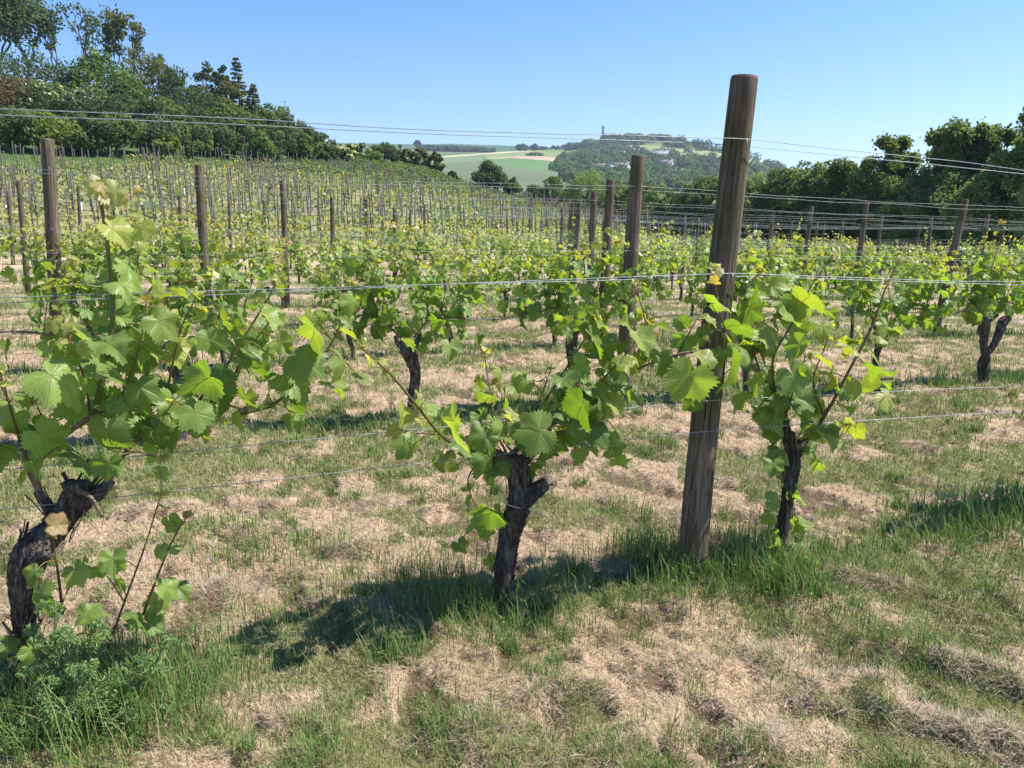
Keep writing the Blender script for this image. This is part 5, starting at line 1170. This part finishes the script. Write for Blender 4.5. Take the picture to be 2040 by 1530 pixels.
# ------------------------------------------------------------------ far hills: woods, houses, mast
def far_woods():
    r2 = np.random.default_rng(12); cen = []; rad = []
    inl = lambda pts, x: np.interp(x, [p[0] for p in pts], [p[1] for p in pts])
    def drop(px, r, R, lift=.45):
        a = az_of(px); x, y = r * math.sin(a), r * math.cos(a); cen.append([x, y, terr1(x, y, False) + R * lift]); rad.append(R)
    for _ in range(900):
        px = r2.uniform(1105, 1560); r = r2.uniform(560, 1000)
        y_t = np.interp(r, [600, 850, 1000], [354, 307, 280])
        if px < np.interp(r, [560, 700, 850, 1000], [1106, 1110, 1150, 1185]): continue
        grass = (px > 1230) and (np.interp(px, [1230, 1450], [290, 304]) < y_t < np.interp(px, [1230, 1300, 1450], [300, 312, 326]))
        if grass and r2.random() > .06: continue
        if px > 1400 and r > 800 and r2.random() > .25: continue
        drop(px, r, r2.uniform(3.2, 7.0))
    for _ in range(420):
        px = r2.uniform(1120, 1600); drop(px, r2.uniform(395, 560), r2.uniform(2.2, 4.5))
    for _ in range(70):
        drop(r2.choice([r2.uniform(1200, 1262), r2.uniform(1265, 1330)]), r2.uniform(985, 1000), r2.uniform(4, 6.5), .6)
    for _ in range(40): drop(r2.uniform(1130, 1180), r2.uniform(960, 1000), r2.uniform(4, 7), .5)
    mb = MB(); clump_leaves(mb, np.array(cen), rad, 60, 1.5, (.045, .085, .032), (.11, .165, .06), r2, c2=(.12, .14, .07)); tag(mb.obj('far_woodland', M_TREE), 'woodland covering the flank and top of the mast hill', 'woodland', kind='stuff')
    cen.clear(); rad.clear()
    for _ in range(170): px = r2.uniform(838, 985); drop(px, r2.uniform(940, 1040), r2.uniform(2.6, 5.0) * np.interp(px, [838, 960, 985], [1.1, .85, .5]), .5)
    for _ in range(16): drop(r2.uniform(1040, 1200), r2.uniform(1020, 1100), r2.uniform(3, 5), .4)
    mb = MB(); clump_leaves(mb, np.array(cen), rad, 60, 2.0, (.045, .08, .04), (.085, .13, .06), r2); tag(mb.obj('distant_wood', M_TREE), 'bluish belt of wood along the distant ridge', 'wood', kind='stuff')
    for px, yt, w, lb in [(1040, 286, 24, 'broad lone tree on the distant field skyline'), (1066, 287, 12, 'small round tree right of the broad one on the distant skyline'), (1140, 288, 34, 'low wide tree group before the mast hill'), (832, 279, 16, 'first tall tree at the left end of the distant wood'), (1062, 309, 34, 'dark low thicket on the distant ploughed strip')]:
        r = 1010 if px > 1000 and yt < 300 else 1060 if px < 900 else 830
        place(px, yt, 300, w, r, 'Dd', lb, 'tree', 'distant_tree', 'single trees on the far fields', leaf=1.5, nper=40, nc=20, low=0.0)
far_woods()
def house(px, py, r, w, d, h, rz, roof, label, gable=True):
    a = az_of(px, py); x, y = r * math.sin(a), r * math.cos(a); b = at_r(px, py, r); z = max(terr1(x, y, False), b[2] - 1)
    root = empty('house', (x, y, z), rz - a); tag(root, label, 'house', 'houses on the flank of the mast hill')
    mb = MB(); mb.add(*box(0, 0, h / 2 - 1, w, d, h + 2))
    V = np.array([[-w / 2, -d / 2, h], [-w / 2, d / 2, h], [w / 2, -d / 2, h], [w / 2, d / 2, h], [-w / 2, 0, h + d * .42], [w / 2, 0, h + d * .42]]); mb.add(V, [0, 4, 1, 2, 3, 5], [3, 3]); mb.obj('wall', M_WALL, root, False)
    e = .5; t = .25; k = d * .42 / (d / 2); rb = MB()
    for sg in (-1, 1):
        y1 = sg * (d / 2 + e); z1 = h - e * k + .05; z2 = h + d * .42 + .05
        P = np.array([[-w / 2 - e, y1, z1], [w / 2 + e, y1, z1], [w / 2 + e, 0, z2], [-w / 2 - e, 0, z2]]); Q = P + [0, 0, t]
        rb.add(np.vstack([P, Q]), [0, 1, 2, 3, 7, 6, 5, 4, 0, 4, 5, 1, 1, 5, 6, 2, 2, 6, 7, 3, 3, 7, 4, 0], [4] * 6)
    ro = rb.obj('roof', roof, root, False); c = MB(); c.add(*box(w * .28, 0, h + d * .42 + .6, .9, .9, 2.2)); c.obj('chimney', M_ROOF, ro, False)
    for kx in np.linspace(-w * .35, w * .35, max(2, int(w / 4))):
        f = MB(); f.add(*box(kx, -d / 2 - .02, h * .55, 1.5, .12, 1.5)); f.obj('window', M_GLASSD, root, False)
for k, a in enumerate([(1205, 345, 620, 17, 8, 4, .1, M_ROOF, 'long low house with a red brown roof at the foot of the mast hill'), (1217, 342, 615, 6, 7, 6, 1.45, M_ROOF, 'small white gabled house beside the long red roof'), (1240, 341, 625, 11, 8, 4, -.5, M_ROOF, 'house with a slanting reddish roof left of the second post'), (1312, 322, 740, 18, 9, 5, .2, M_SLATE, 'wide white house with a grey roof high on the wooded flank'), (1328, 340, 650, 10, 8, 5, -.3, M_ROOF, 'pinkish white house below the wide grey roofed one'), (1239, 317, 770, 6, 5, 4, .4, M_SLATE, 'tiny white house among the trees of the hill flank')]):
    house(*a)
def quarry():
    b = at_r(1354, 356, 600); w = 11; V = np.array([[-6, 0, -3], [3, 0, -3], [6.5, 6, 7], [-2, 6, 7], [-6, 7, -3], [3, 7, -3], [6.5, 7, 7], [-2, 7, 7]]); mb = MB(); mb.add(V, [0, 1, 2, 3, 4, 7, 6, 5, 0, 4, 5, 1, 1, 5, 6, 2, 2, 6, 7, 3, 3, 7, 4, 0], [4] * 6)
    o = mb.obj('chalk_pit', M_CHALK, None, False); o.location = (b[0], b[1], b[2]); tag(o, 'small bare pale chalk face between the trees below the mast hill', 'chalk face')
quarry()
def mast():
    r = 990; a = az_of(1201, 270); x, y = r * math.sin(a), r * math.cos(a); z = terr1(x, y, False); top = at_r(1201, 246, r)[2]; H = top - z
    root = empty('radio_mast', (x, y, z)); tag(root, 'grey lattice radio mast on top of the far hill', 'mast')
    mb = MB(); W0, W1 = 2.2, .7; hh = H * .86; wz = lambda t: (W0 + (W1 - W0) * t) 
    for sx in (-1, 1):
        for sy in (-1, 1): mb.add(*tube(np.array([[sx * W0, sy * W0, -1], [sx * W1, sy * W1, hh]]), .30, 5))
    n = 7
    for k in range(n):
        t0, t1 = k / n, (k + 1) / n; w0, w1 = wz(t0), wz(t1)
        for (ax, ay), (bx, by) in [((-1, -1), (1, -1)), ((1, -1), (1, 1)), ((1, 1), (-1, 1)), ((-1, 1), (-1, -1))]:
            mb.add(*tube(np.array([[ax * w0, ay * w0, t0 * hh], [bx * w1, by * w1, t1 * hh]]), .17, 4)); mb.add(*tube(np.array([[bx * w0, by * w0, t0 * hh], [ax * w1, ay * w1, t1 * hh]]), .17, 4)); mb.add(*tube(np.array([[ax * w1, ay * w1, t1 * hh], [bx * w1, by * w1, t1 * hh]]), .17, 4))
    mb.obj('lattice_tower', M_STEEL, root)
    p = MB(); p.add(*tube(np.array([[0, 0, hh - 1], [0, 0, H]]), .32, 5)); p.obj('aerial', M_STEEL, root)
    for zz, dx in ((.78, 1.5), (.68, -1.4), (.84, -1.2)):
        d = MB(); d.add(*tube(np.array([[dx, -1.0, zz * H], [dx, -1.7, zz * H]]), [.5, .7], 12)); d.obj('dish', M_STEEL, root)
mast()

# ------------------------------------------------------------------ air, light, camera
HAZE = 0.00021
def haze():
    mb = MB(); x0, x1, y0, y1, z0, z1 = -1700, 1900, -600, 3700, -260, 320
    mb.add(*box((x0 + x1) / 2, (y0 + y1) / 2, (z0 + z1) / 2, x1 - x0, y1 - y0, z1 - z0))
    t = NT('haze_air'); v = t.n('ShaderNodeVolumePrincipled'); v.inputs['Color'].default_value = (.66, .80, 1.0, 1); v.inputs['Density'].default_value = HAZE; v.inputs['Anisotropy'].default_value = .2
    t.l(v.outputs[0], t.out.inputs['Volume']); o = mb.obj('haze', t.m, None, False); tag(o, kind='stuff')
if HAZE > 0: haze()
SUN_AZ = np.array([1.0, .12]); SUN_EL = R_(53)
world = bpy.data.worlds.new('World'); SC.world = world; world.use_nodes = True
nt = world.node_tree; bg = nt.nodes['Background']; sky = nt.nodes.new('ShaderNodeTexSky'); sky.sky_type = 'NISHITA'; sky.sun_disc = False
sky.sun_elevation = SUN_EL; sky.sun_rotation = math.atan2(SUN_AZ[0], SUN_AZ[1]); sky.air_density = 1.0; sky.dust_density = .15; sky.ozone_density = 2.0; sky.altitude = 100
hs = nt.nodes.new('ShaderNodeHueSaturation'); hs.inputs['Saturation'].default_value = 1.38; nt.links.new(sky.outputs[0], hs.inputs['Color']); mm = nt.nodes.new('ShaderNodeMix'); mm.data_type = 'RGBA'; mm.blend_type = 'MULTIPLY'; mm.inputs[0].default_value = 1; mm.inputs[7].default_value = (1.13, 1.05, 1.2, 1); nt.links.new(hs.outputs[0], mm.inputs[6]); nt.links.new(mm.outputs[2], bg.inputs[0]); bg.inputs[1].default_value = .092
sl = bpy.data.lights.new('sun', 'SUN'); sl.energy = 5.0; sl.angle = R_(.5); sl.color = (1.0, .955, .88)
so = bpy.data.objects.new('sun', sl); COL.objects.link(so)
from mathutils import Vector
hd = SUN_AZ / np.linalg.norm(SUN_AZ); dirv = Vector((-hd[0] * math.cos(SUN_EL), -hd[1] * math.cos(SUN_EL), -math.sin(SUN_EL)))
so.rotation_euler = dirv.to_track_quat('-Z', 'Y').to_euler()
cam = bpy.data.cameras.new('camera'); cam.sensor_fit = 'HORIZONTAL'; cam.sensor_width = 36; cam.lens = 36 * F_PX / 2040; cam.clip_start = .05; cam.clip_end = 9000
co = bpy.data.objects.new('camera', cam); COL.objects.link(co); co.location = (0, 0, EYE); co.rotation_euler = (math.pi / 2 - PITCH, 0, 0); SC.camera = co
SC.view_settings.view_transform = 'Standard'; SC.view_settings.look = 'None'; SC.view_settings.gamma = 1; SC.view_settings.exposure = .97
SC.cycles.max_bounces = 8; SC.cycles.transparent_max_bounces = 8; SC.cycles.volume_bounces = 0; SC.cycles.use_denoising = True
